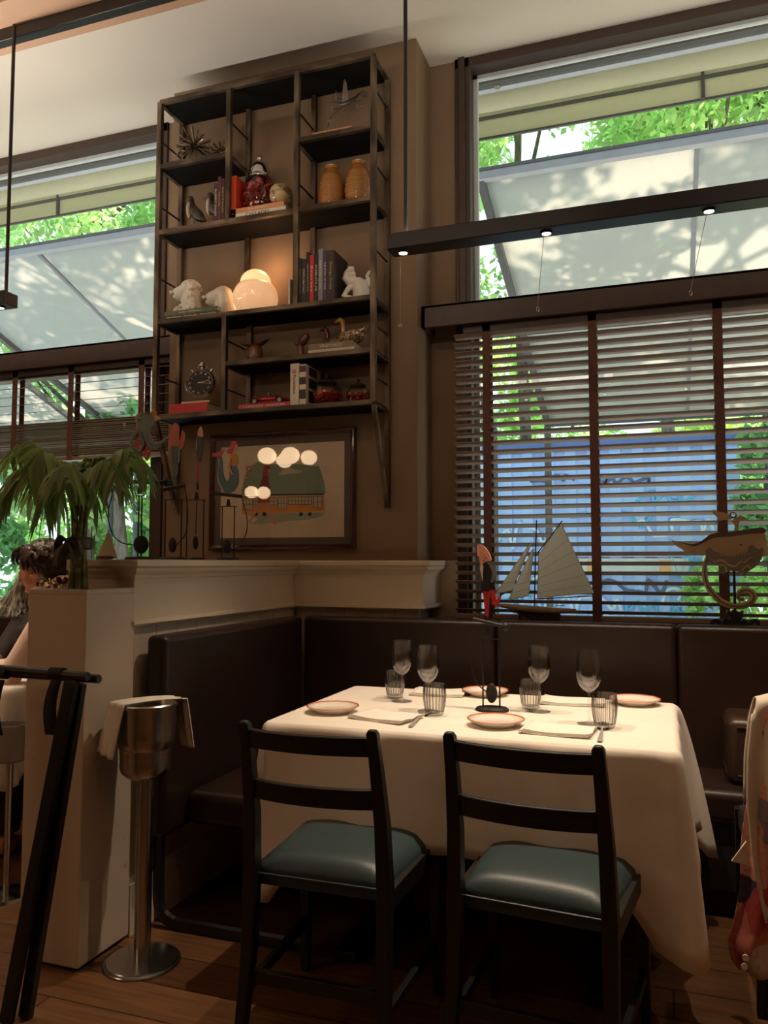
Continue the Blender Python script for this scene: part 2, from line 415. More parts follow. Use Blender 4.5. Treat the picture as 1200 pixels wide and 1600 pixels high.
def lettering(name, body, m, parent, origin, dirv, upv, length=None, height=None, depth=.0006, font_sp=1.0):
    """raised letters centred on origin, reading along dirv with tops towards upv"""
    cu = bpy.data.curves.new(name, 'FONT'); cu.body = body; cu.size = 1; cu.extrude = 0.0; cu.resolution_u = 2
    cu.align_x = 'CENTER'; cu.align_y = 'CENTER'; cu.space_character = font_sp
    to = bpy.data.objects.new(name+'_tmp', cu); COL.objects.link(to)
    dg = bpy.context.evaluated_depsgraph_get(); dg.update()
    me = bpy.data.meshes.new_from_object(to.evaluated_get(dg))
    bpy.data.objects.remove(to); bpy.data.curves.remove(cu)
    if not len(me.vertices): return None
    xs = [v.co.x for v in me.vertices]; ys = [v.co.y for v in me.vertices]
    w, h = max(xs)-min(xs), max(ys)-min(ys); cx, cyy = (max(xs)+min(xs))/2, (max(ys)+min(ys))/2
    sx = length/w if length else height/h; sy = height/h if height else sx
    d = Vector(dirv).normalized(); u = Vector(upv).normalized(); nn = d.cross(u)
    og = Vector(origin)
    for v in me.vertices:
        p = og+d*((v.co.x-cx)*sx)+u*((v.co.y-cyy)*sy)+nn*depth
        v.co = p
    bm = bmesh.new(); bm.from_mesh(me)
    ext = bmesh.ops.extrude_face_region(bm, geom=bm.faces[:])
    for g in ext['geom']:
        if isinstance(g, bmesh.types.BMVert): g.co -= nn*depth*1.6
    bmesh.ops.recalc_face_normals(bm, faces=bm.faces); bm.to_mesh(me); bm.free()
    me.materials.clear(); me.materials.append(M[m] if isinstance(m, str) else m)
    o = bpy.data.objects.new(name, me); COL.objects.link(o); o.parent = parent
    return o
# ================================================================== THE ROOM
YW, YR = 3.60, 3.846          # pillar wall face, window wall face
CEIL = 3.84
LEDGE = 1.262
struct(MB().box(-5.4, 2.5, -3.2, 4.0, -.06, 0).build('floor', 'floor', smooth=False))
struct(MB().box(-5.4, 2.5, 2.75, 4.05, CEIL, CEIL+.1).build('ceiling', 'ceil', smooth=False))
struct(MB().box(-5.4, 2.5, 2.47, 2.75, 3.60, 3.94).build('ceiling_soffit', 'soffit', smooth=False, bevel=.004))
flat('ceiling_brown', (0.42, 0.27, 0.18), .6)
struct(MB().box(-5.4, 2.5, -3.2, 2.47, 3.66, 3.94).build('ceiling_main', 'ceiling_brown', smooth=False))
flat('room_wall', (0.42, 0.30, 0.19), .7)
for nm, b in (('wall_left', (-5.5, -5.4, -3.2, 4.0)), ('wall_right', (2.5, 2.6, -3.2, 4.0)), ('wall_behind', (-5.4, 2.5, -3.3, -3.2))):
    struct(MB().box(b[0], b[1], b[2], b[3], 0, 3.94).build(nm, 'room_wall', smooth=False))
# pillar and the strips of window wall
struct(MB().box(-2.50, -1.10, YW, 4.05, 0, CEIL).build('wall_pillar', 'taupe', smooth=False, bevel=.004))
m = MB().box(-1.10, -.965, YR, 4.05, LEDGE, CEIL).box(-2.70, -2.50, YR, 4.05, LEDGE, CEIL)
struct(m.build('wall_window_strip', 'taupe', smooth=False))
m = MB().box(-1.10, 2.5, YR, 4.05, 0, .955).box(-1.10, -.965, YR, 4.05, .955, LEDGE)
struct(m.build('wall_below_right', 'cream', smooth=False))
m = MB().box(-5.4, -2.50, YR, 4.05, 0, .945).box(-2.70, -2.50, YR, 4.05, .945, LEDGE)
struct(m.build('wall_below_left', 'cream', smooth=False))
# window 1 (left) and window 2 (right)
def window(n, x0, x1, z0, z1, mull):
    w = thing('window_%d' % n, None, None, ((x0+x1)/2, YR, z0)); w['kind'] = 'structure'; w['label'] = 'tall brown-framed window with a transom'
    def mm():
        b = MB(); b.X = Matrix.Translation(Vector(w.location)).inverted(); return b
    b = mm()
    b.box(x0, x0+.078, YR-.015, 4.0, z0, z1).box(x1-.078, x1, YR-.015, 4.0, z0, z1).box(x0, x1, YR-.015, 4.0, z1-.055, z1).box(x0, x1, YR-.015, 4.0, z0, z0+.04)
    b.box(x0, x1, YR, 4.0, 2.41, 2.50)
    b.box(x0+.02, x0+.055, YR-.03, YR-.01, z0, z1)
    for x in mull: b.box(x-.03, x+.03, YR, 4.0, z0, 2.41)
    b.build('window_frame', 'brownframe', w, smooth=False, bevel=.004)
    mm().box(x0+.078, x0+.10, YR+.07, YR+.10, z0+.04, z1-.055).box(x0+.07, x1-.07, YR+.07, YR+.10, z1-.075, z1-.055).build('glazing_bead', flat('white_bead', (.55, .6, .62), .4), w, smooth=False)
    mm().box(x0+.05, x1-.05, YR+.085, YR+.089, z0+.03, z1-.05).build('glass_pane', 'pane', w, smooth=False)
    return w
window(1, -5.35, -2.70, .945, 3.842, (-4.7,))
window(2, -.965, 2.45, .955, 3.842, ())
# sill decks behind the benches
struct(MB().box(-1.04, 2.5, 3.535, 4.0, .955, .985).build('trim_1', flat('sill_brown', (.10, .055, .035), .4), smooth=False, bevel=.004))
struct(MB().box(-5.4, -2.50, 3.56, 4.0, .93, .96).build('trim_2', 'sill_brown', smooth=False, bevel=.004))
# crown ledge running round partition and pillar
def sweep_profile(m, path, normals, prof):
    """path: corner points (x,y); normals: outward normal of each run"""
    rings = []
    for i, (x, y) in enumerate(path):
        n = []
        if i > 0: n.append(normals[i-1])
        if i < len(normals) and (not n or normals[i] != n[0]): n.append(normals[i])
        nx = sum(a[0] for a in n); ny = sum(a[1] for a in n)
        rings.append([Vector((x+nx*d, y+ny*d, z)) for d, z in prof])
    return m.ring_sweep(rings, True, True)
PTH = [(-1.96, 2.295), (-1.72, 2.295), (-1.72, 3.55), (-1.06, 3.55), (-1.06, YR)]
NRM = [(0, -1), (1, 0), (0, -1), (1, 0)]
m = MB()
sweep_profile(m, PTH, NRM, [(-.01, LEDGE), (.045, LEDGE), (.048, 1.258), (.048, 1.240), (.042, 1.234), (.036, 1.232), (.034, 1.222), (.026, 1.214), (.016, 1.208), (.012, 1.198), (.006, 1.194), (.006, 1.186), (-.01, 1.186)])
m.box(-2.0, -1.725, 2.285, 3.6, 1.225, LEDGE-.0005).box(-1.725, -1.07, 3.545, 3.6, 1.20, LEDGE-.0005).box(-1.10, -1.065, 3.545, YR, 1.20, LEDGE-.0005)
struct(m.build('trim_3', 'cream', smooth=True, ang=30))
m = MB()   # flat frieze board and the strip beneath it
sweep_profile(m, PTH, NRM, [(-.02, 1.20), (0, 1.20), (0, 1.055), (.014, 1.052), (.017, 1.040), (.010, 1.034), (-.006, 1.030), (-.02, 1.030)])
struct(m.build('trim_4', 'cream', smooth=False))
m = MB().box(-1.955, -1.735, 2.31, 3.6, 0, 1.21)
yy = 2.31
while yy < 3.55:                                   # upright boards under the strip
    m.box(-1.738, -1.728, yy+.0015, min(yy+.1285, 3.55), .19, 1.035); yy += .13
m.box(-1.742, -1.712, 2.298, 3.55, 0, .17).box(-1.742, -1.720, 2.300, 3.55, .17, .19)
struct(m.build('wall_partition', 'cream', smooth=False, bevel=.0012, segs=1))
m = MB().box(-1.735, -1.085, 3.585, 3.6, 0, 1.21)
xx = -1.72
while xx < -1.09:
    m.box(xx+.0015, min(xx+.1285, -1.085), 3.570, 3.590, .0, 1.035); xx += .13
struct(m.build('wall_wainscot', 'cream', smooth=False, bevel=.0012, segs=1))

# ------------------------------------------------------------------ venetian blinds
def blind(name, label, x0, x1, ztop, zbot, pitch, tilt, tapes, y, gathered=0.0, gtop=0.0):
    root = thing(name, label, 'blind', ((x0+x1)/2, y, ztop))
    T = Matrix.Translation(Vector(root.location)).inverted()
    m = MB(); m.X = T
    z = ztop-.03; dw = .025
    c, s = math.cos(tilt)*dw, math.sin(tilt)*dw
    while z > zbot+.02:
        m.obox((( x0+x1)/2, y, z), ((x1-x0)/2, 0, 0), (0, -c, s), (0, .0014*math.sin(tilt)/1, .0014*math.cos(tilt)))
        z -= pitch
    m.build('slats', 'slat', root, smooth=False)
    if gathered:
        m = MB(); m.X = T; z = gtop; random.seed(3)
        while z > gathered+.025:
            m.obox(((x0+x1)/2, y+random.uniform(-.002, .002), z), ((x1-x0)/2, 0, 0), (0, -.025, random.uniform(-.0015, .0015)), (0, 0, .0016)); z -= .0115
        m.build('gathered_slats', 'slat', root, smooth=False)
    m = MB(); m.X = T; zb = gathered or zbot
    m.box(x0, x1, y-.027, y+.027, zb, zb+.022); m.build('bottom_rail', 'slat', root, smooth=False, bevel=.003)
    m = MB(); m.X = T; m.box(x0+.05, x1, y-.03, y+.03, ztop-.02, ztop+.03); m.build('head_rail', 'brownframe', root, smooth=False)
    for x in tapes:
        m = MB(); m.X = T
        m.box(x-.019, x+.019, y-.030, y-.0285, zb, ztop+.02).box(x-.019, x+.019, y+.0285, y+.030, zb, ztop+.02)
        m.build('ladder_tape', 'tape', root, smooth=False)
    return root
blind('venetian_blind', 'lowered brown wooden venetian blind filling the right window', -.948, 2.4, 2.385, .987, .0443, R(18), (-.785, -.29, .243, .78, 1.3), 3.735)
bl = blind('venetian_blind', 'half-raised brown wooden blind with gathered slats in left window', -5.3, -2.56, 2.385, 2.075, .0515, R(-13), (-4.55, -3.66, -3.245, -2.755), 3.735, gathered=1.845, gtop=2.075)
def valance(label, x0, x1, seg):
    root = thing('blind_valance', label, 'valance', ((x0+x1)/2, 3.68, 2.40)); T = Matrix.Translation(Vector(root.location)).inverted()
    m = MB(); m.X = T; m.box(x0, x1, 3.665, 3.688, 2.398, 2.508).box(x0, x1, 3.665, 3.842, 2.493, 2.508).box(x0, x0+.02, 3.665, 3.842, 2.398, 2.508)
    m.build('valance_board', 'brownframe', root, smooth=False, bevel=.003)
    return root
valance('long dark brown valance box over the right blind', -1.098, 2.45, 0)
valance('dark brown valance box over the left half-raised blind', -5.38, -2.51, 0)

# ================================================================== OUTSIDE
flat('paving', (0.46, 0.46, 0.42), .8)
struct(MB().box(-16, 12, 4.06, 22, -.25, -.15).build('ground', 'paving', smooth=False))
flat('awn_grey', (0.075, 0.08, 0.09), .5); flat('awn_light', (0.46, 0.48, 0.47), .6)
M['awn_cloth'] = cloth_translucent('cream_awning_cloth', (0.82, 0.80, 0.66), .62)
M['canopy'] = cloth_translucent('grey_cream_canopy_cloth', (0.60, 0.60, 0.61), .60, vary=.03, scale=3)
def awning(label, x0, x1):
    root = thing('roller_awning', label, 'awning', ((x0+x1)/2, 4.2, 3.6)); T = Matrix.Translation(Vector(root.location)).inverted()
    def mm():
        b = MB(); b.X = T; return b
    mm().box(x0, x1, 4.065, 4.16, 3.862, 3.935).build('cassette_front', 'awn_grey', root, smooth=False, bevel=.006)
    mm().box(x0, x1, 4.055, 4.135, 3.838, 3.862).build('cassette_base', 'awn_grey', root, smooth=False)
    mm().box(x0, x1, 4.135, 4.175, 3.838, 3.862).build('cassette_lip', flat('awn_under', (.42, .45, .54), .5), root, smooth=False)
    mm().cyl((x0, 4.235, 3.83), (x1, 4.235, 3.83), .055, n=18).build('fabric_roll', 'awn_cloth', root)
    b = mm().box(x0, x1, 4.30, 4.306, 3.79, 3.84).box(x0, x1, 4.315, 4.320, 3.662, 3.80)
    b.build('valance_cloth', 'awn_cloth', root, smooth=False)
    mm().box(x0, x1, 4.308, 4.326, 3.770, 3.790).box(x0, x1, 4.31, 4.324, 3.655, 3.668).build('hem_and_shade_strip', flat('hem_shade_dark', (.10, .11, .10), .6), root, smooth=False)  # upper dark strip stands for the shade line at the fold, lower is hem
    return root, mm
aw, mm = awning('cream outdoor awning with grey cassette above the right window', -.972, 2.6)
mm().box(.235, .252, 4.298, 4.33, 3.66, 3.85).build('seam_bracket', 'awn_grey', aw, smooth=False)
disc_at = at(777, 135, Z=3.838)
mm().cyl((disc_at.x, disc_at.y, 3.838), (disc_at.x, disc_at.y, 3.833), .02).build('reflection_disc', 'chrome', aw)  # chrome disc added in place of a ceiling light's reflection in the pane
aw, mm = awning('cream outdoor awning with grey cassette above the left window', -6.2, -2.3)
sx_ = at(90, 300, Y=4.3).x
mm().box(sx_-.009, sx_+.009, 4.298, 4.33, 3.66, 3.85).build('seam_bracket', 'awn_grey', aw, smooth=False)
struct(MB().box(-16, 12, 4.06, 4.6, 3.96, 4.0).build('eaves', 'awn_light', smooth=False))
# far canopies: sloping sheets 5 m out
def canz(y): return 3.815-.364*(y-5)
def canopy(label, x0, x1, seams):
    root = thing('shade_canopy', label, 'canopy', ((x0+x1)/2, 5, canz(5))); T = Matrix.Translation(Vector(root.location)).inverted()
    def mm():
        b = MB(); b.X = T; return b
    def f(u, v):
        y = 5.02+3.1*v; x = x0+(x1-x0)*u
        return Vector((x, y, canz(y)-.03*math.sin(PI*v)*math.sin(PI*u)))
    b = mm().grid(f, 24, 16); b.build('sheet', 'canopy', root, solid=.002)
    mm().box(x0, x1, 4.97, 5.03, canz(5)-.055, canz(5)).build('front_beam', flat('beam_grey', (.36, .37, .42), .5), root, smooth=False, bevel=.004)
    mm().box(x0, x1, 4.965, 5.02, canz(5), canz(5)+.02).build('gutter_edge', 'awn_grey', root, smooth=False)
    mm().box(x0, x1, 8.08, 8.14, canz(8.1)-.05, canz(8.1)+.01).build('rear_beam', 'awn_grey', root, smooth=False)
    for x in [x0+.02, x1-.02]:
        mm().bar((x, 5.0, canz(5)-.03), (x, 8.1, canz(8.1)-.03), .05, .05).build('side_arm', 'awn_grey', root, smooth=False)
    for x in seams:
        mm().bar((x, 5.0, canz(5)-.018), (x, 8.1, canz(8.1)-.022), .028, .025).build('rafter', flat('rafter_grey', (.20, .21, .25), .5), root, smooth=False)
    for x in (x0+.02, x1-.02):
        mm().cyl((x, 8.1, -.15), (x, 8.1, canz(8.1)-.05), .035).build('post', 'awn_grey', root)
    return root
canopy('grey-cream shade canopy seen through the right window', -1.11, 2.9, (.243, 1.6))
canopy('grey-cream shade canopy seen through the left window', -6.08, -1.62, (-4.78, -3.2))
canopy('far left shade canopy beyond a gap of leaves', -10.4, -6.42, (-9, -7.6))

# blue graffitied container
flat('tag_light', (.62, .80, .95), .6); flat('tag_cyan', (.12, .50, .80), .6); flat('tag_dark', (.10, .14, .28), .6); flat('tag_pink', (.70, .40, .50), .6)
ct = thing('shipping_container', 'blue graffitied container beyond the right window', 'container', (-.75, 9.6, -.15))
T = Matrix.Translation(Vector(ct.location)).inverted()
def mm():
    b = MB(); b.X = T; return b
M['blue'] = mat('container_blue', (0.36, 0.56, 0.95), .6, vary=.08, scale=2)
b = mm().box(-2.25, .75, 9.06, 11.4, -.15, 2.62)
x = -2.25
while x < .72:
    b.box(x+.02, x+.14, 9.03, 9.07, 0, 2.5); x += .24
b.build('body', 'blue', ct, smooth=False)
mm().box(-2.27, .77, 9.0, 9.08, 2.5, 2.62).box(-2.27, .77, 9.0, 9.08, -.15, 0).build('edge_rail', flat('blue_dark', (.08, .16, .42), .5), ct, smooth=False)
mm().box(-.9, .25, 9.005, 9.02, 1.13, 1.30).build('window_strip', flat('strip_pale', (.55, .62, .66), .4), ct, smooth=False)
mm().box(-.8, -.68, 9.0, 9.012, 1.15, 1.28).box(-.05, .07, 9.0, 9.012, 1.15, 1.28).build('strip_light', flat('strip_amber', (.70, .42, .20), .4), ct, smooth=False)
mm().box(-.9, .25, 9.012, 9.03, 1.32, 1.345).build('strip_edge', 'tag_pink', ct, smooth=False)
random.seed(21)
def scrawl(cx, cz, w, h, mt, n, th=.018):
    pts = []
    for i in range(n):
        u = i/(n-1)
        pts.append((cx-w/2+w*u+random.uniform(-.05, .05), 9.02, cz+h*random.choice((-.5, .5))*random.uniform(.5, 1)))
    mm().tube(bez(pts, n*5), th, n=6).build('graffiti', mt, ct)
for q in ((-1.55, 1.55, .9, .28, 'tag_light', 14), (-1.5, 1.18, .8, .25, 'tag_light', 12), (-1.45, .95, .55, .3, 'tag_cyan', 10), (-.55, 1.72, .9, .16, 'tag_cyan', 10),
          (-.4, 1.0, .9, .14, 'tag_dark', 12), (.1, 1.95, .7, .12, 'tag_cyan', 12), (.15, 1.62, .8, .2, 'tag_light', 12), (-.9, .8, .9, .2, 'tag_light', 14), (.0, .78, .8, .16, 'tag_cyan', 12),
          (-.3, .62, 1.0, .14, 'tag_light', 16), (-1.7, .75, .6, .12, 'tag_light', 10), (.35, 1.2, .5, .3, 'tag_cyan', 10), (-.4, 2.15, .6, .07, 'tag_dark', 14), (-1.2, 2.2, .5, .07, 'tag_dark', 12), (.3, .9, .6, .2, 'tag_light', 12)):
    scrawl(*q)

# ------------------------------------------------------------------ trees
M['leaf_a'] = leafmat('sunlit_leaf', (0.40, 0.64, 0.26))
M['leaf_b'] = leafmat('deep_leaf', (0.18, 0.43, 0.18))
M['leaf_c'] = leafmat('yellow_green_leaf', (0.54, 0.72, 0.28))
M['bark'] = two_tone('grey_bark', (.05, .045, .04), (.17, .15, .13), .9, scale=6, stretch=(3, 3, .6), lo=.35, hi=.65, bump=.5)
def leaves_mesh(name, clusters, n, size, mt, parent, seed, droop=.3):
    rg = np.random.default_rng(seed)
    cl = np.array(clusters, float); w = cl[:, 3]*cl[:, 4]*cl[:, 5]; w = w/w.sum()
    k = rg.choice(len(cl), n, p=w)
    d = rg.normal(size=(n, 3)); d /= np.linalg.norm(d, axis=1)[:, None]
    rr = rg.random(n)[:, None]**.45
    c = cl[k, :3]+d*rr*cl[k, 3:6]
    # leaf frame
    a = rg.normal(size=(n, 3)); a[:, 2] -= droop; a /= np.linalg.norm(a, axis=1)[:, None]
    b = rg.normal(size=(n, 3)); b -= (b*a).sum(1)[:, None]*a; b /= np.linalg.norm(b, axis=1)[:, None]
    q = np.cross(a, b)
    s = size*rg.uniform(.55, 1.25, n)[:, None]
    V = np.stack([c-a*s*.5, c+b*s*.24-a*s*.05-q*s*.04, c+a*s*.5-q*s*.12, c-b*s*.24-a*s*.05-q*s*.04], 1).reshape(-1, 3)
    me = bpy.data.meshes.new(name); me.vertices.add(4*n); me.vertices.foreach_set('co', V.astype(np.float32).ravel())
    me.loops.add(6*n); me.polygons.add(2*n)
    base = (np.arange(n)*4)[:, None]; idx = (base+np.array([[0, 1, 2, 0, 2, 3]])).astype(np.int32)
    me.loops.foreach_set('vertex_index', idx.ravel()); me.polygons.foreach_set('loop_start', np.arange(2*n, dtype=np.int32)*3)
    me.update(calc_edges=True); me.validate(); me.materials.append(M[mt])
    o = bpy.data.objects.new(name, me); COL.objects.link(o); o.parent = parent; return o
def tree(name, label, cat, x, y, h, rx, ry, n, size, mt, seed, tr=.09, lean=0., z0=.35, group=None, ncl=26, cs=.30):
    random.seed(seed)
    root = thing(name, label, cat, (x, y, -.15), group=group)
    b = MB(); top = Vector((lean, 0, h*.8))
    tp = bez([(0, 0, 0), (lean*.3+.05, .02, h*.3), (lean*.7-.04, 0, h*.6), top], 16)
    b.tube(tp, [tr*(1-.6*i/len(tp)) for i in range(len(tp))], n=10)
    cl = []
    for i in range(ncl):
        a = random.uniform(0, 2*PI); q = random.uniform(.25, 1); zz = random.uniform(z0, 1)*h
        c = (math.cos(a)*q*rx+lean*zz/h, math.sin(a)*q*ry, zz)
        cl.append((c[0], c[1], c[2], rx*cs, ry*cs, h*.075*cs/.3+.12))
        if i % 2 == 0:
            st = Vector((lean*zz/h*.8, 0, max(.2, zz-h*.16)))
            b.tube(bez([st, st.lerp(Vector(c), .5)+Vector((0, 0, -.06)), c], 8), [tr*.4*(1-.8*j/9) for j in range(9)], n=6)
    b.build('trunk', 'bark', root)
    leaves_mesh('foliage', cl, n, size, mt, root, seed)
    return root
BG = 'trees growing beyond the canopies'
tree('tree', 'leafy tree behind the left window gap, left side', 'tree', -6.9, 8.2, 8.2, 1.7, 1.4, 17000, .13, 'leaf_a', 1, group=BG, z0=.5)
tree('tree', 'leafy tree behind the left window gap, right side', 'tree', -4.3, 8.6, 8.4, 1.7, 1.3, 17000, .13, 'leaf_c', 2, group=BG, z0=.5, lean=.4)
tree('tree', 'leafy tree above right canopy, at the window left edge', 'tree', -1.6, 9.6, 8.6, 1.6, 1.3, 17000, .13, 'leaf_a', 3, group=BG, z0=.5)
tree('tree', 'yellow-green tree above the middle of the right canopy', 'tree', .15, 11.0, 9.2, 1.7, 1.3, 8000, .13, 'leaf_c', 4, group=BG, z0=.5, tr=.11, lean=-.3)
tree('tree', 'stout grey-trunked tree at the right window edge', 'tree', 1.13, 9.3, 9.6, 1.6, 1.2, 9000, .13, 'leaf_c', 5, group=BG, z0=.55, tr=.19)
tree('tree', 'slim dark-trunked tree left of the stout trunk', 'tree', .52, 9.25, 9.0, 1.1, 1.1, 8000, .13, 'leaf_a', 6, group=BG, z0=.55, tr=.08, lean=.1)
# shade trees whose boughs hang over the canopies and dapple them
tree('shade_tree', 'tall tree whose boughs overhang the right canopy', 'tree', 1.7, 6.8, 8.8, 3.4, 2.6, 17000, .17, 'leaf_a', 8, group='shade trees over the canopies', z0=.68, ncl=64, cs=.135)
tree('shade_tree', 'tall tree whose boughs overhang the left canopy', 'tree', -3.2, 6.8, 8.8, 3.6, 2.6, 9500, .17, 'leaf_a', 9, group='shade trees over the canopies', z0=.68, ncl=64, cs=.135)
# low planting beyond the left window and beside the container
for i, (x, y, h, rx, mt, lb) in enumerate((
    (-7.9, 8.9, 3.0, 1.0, 'leaf_b', 'broad-leaved shrub at the left edge of the left window'),
    (-6.9, 8.3, 2.7, .95, 'leaf_a', 'bright shrub behind the seated diners'),
    (-6.0, 9.0, 3.1, 1.0, 'leaf_b', 'dark shrub behind the potted palm'),
    (-5.2, 8.6, 2.6, .9, 'leaf_a', 'bright shrub behind the octopus toy'),
    (-8.9, 10.2, 3.9, 1.3, 'leaf_a', 'tall rear shrub far left of the garden'),
    (-7.2, 10.6, 4.1, 1.3, 'leaf_c', 'tall rear shrub in the middle of the garden'),
    (-5.4, 10.4, 3.9, 1.3, 'leaf_b', 'tall rear shrub nearest the pillar'))):
    tree('shrub', lb, 'shrub', x, y, h, rx, .8, 4200, .17, mt, 30+i, tr=.04, z0=.06, group='shrubs beyond the left window', ncl=22)
for i, (x, y, h, rx, mt, lb) in enumerate((
    (1.15, 8.5, 2.7, .55, 'leaf_b', 'shrub beside the container at right, behind the whale toy'),
    (.60, 8.3, 1.25, .40, 'leaf_a', 'low leafy shrub in front of the container corner'),
    (1.9, 8.8, 3.0, .8, 'leaf_a', 'shrub at the far right of the right window'))):
    tree('shrub', lb, 'shrub', x, y, h, rx, .5, 2300, .15, mt, 50+i, tr=.03, z0=.08, group='shrubs beside the blue container', ncl=16)
t_ = tree('tree', 'old grey trunk standing in the garden behind the octopus toy', 'tree', at(190, 800, Y=7.4).x, 7.4, 3.4, .5, .5, 300, .14, 'leaf_b', 61, tr=.10, z0=.8, group=BG, ncl=5)
for i, (x, y, h, lb) in enumerate(((-3.4, 12.8, 5.2, 'tall pale bush behind the container, seen at the left blind tape'), (-1.3, 12.9, 5.6, 'tall pale bush behind the container, behind the sailboat'), (.8, 12.9, 5.4, 'tall pale bush behind the container, near its right end'), (2.9, 12.6, 5.8, 'tall pale bush beyond the container at the far right'))):
    tree('shrub', lb, 'shrub', x, y, h, 1.25, .7, 7000, .16, 'leaf_a' if i % 2 else 'leaf_c', 80+i, tr=.05, z0=.3, group='bushes behind the blue container', ncl=30)
# garden fan
fx = at(122, 738, Y=5.2)
gf = thing('garden_fan', 'round wire-caged outdoor fan behind the left window', 'fan', (fx.x, fx.y, -.15))
b = MB(); cz = fx.z+.15
for r_ in (.04, .08, .12, .15, .17):
    b.tube([(math.cos(t)*r_, -.04*math.cos(r_*9), cz+math.sin(t)*r_) for t in [2*PI*k/24 for k in range(25)]], .0025, n=5)
for k in range(20):
    t = 2*PI*k/20; b.tube([(0, -.06, cz), (math.cos(t)*.17, 0, cz+math.sin(t)*.17)], .002, n=4)
b.build('cage', 'blackmatte', gf)
MB().cyl((0, .05, 0), (0, .05, cz-.15), .02).cyl((0, .05, 0), (0, .05, .03), .2).build('stand', 'blackmatte', gf)
MB().cyl((0, .0, cz), (0, .14, cz), .07, .05).build('motor', 'blackmatte', gf)
b = MB()
for k in range(4):
    t = PI/2*k+.3; b.obox((math.cos(t)*.08, -.01, cz+math.sin(t)*.08), (math.cos(t)*.07, 0, math.sin(t)*.07), (-math.sin(t)*.035, .012, math.cos(t)*.035), (0, .002, 0))
b.build('blade', 'blackmatte', gf)
# ================================================================== FURNITURE
def mbx(root):
    b = MB(); b.X = (Matrix.Translation(Vector(root.location)) @ Matrix.Rotation(root.rotation_euler[2], 4, 'Z')).inverted(); return b
# planter box at the end of the partition
pl = thing('planter_box', 'tall scuffed white box column at the end of the low partition', 'planter', (-1.83, 2.165, 0))
b = mbx(pl)
b.box(-1.943, -1.714, 2.05, 2.294, .012, 1.15)
b.build('body', 'white_box', pl, smooth=False, bevel=.004)
b = mbx(pl)
b.box(-1.943, -1.714, 2.05, 2.072, 1.149, 1.166).box(-1.943, -1.714, 2.272, 2.294, 1.149, 1.166).box(-1.943, -1.921, 2.072, 2.272, 1.149, 1.166).box(-1.736, -1.714, 2.072, 2.272, 1.149, 1.166)
b.build('rim', 'white_box', pl, smooth=False, bevel=.002)
mbx(pl).box(-1.921, -1.736, 2.072, 2.272, 1.14, 1.155).build('soil', flat('soil', (.03, .02, .012), .9), pl, smooth=False)

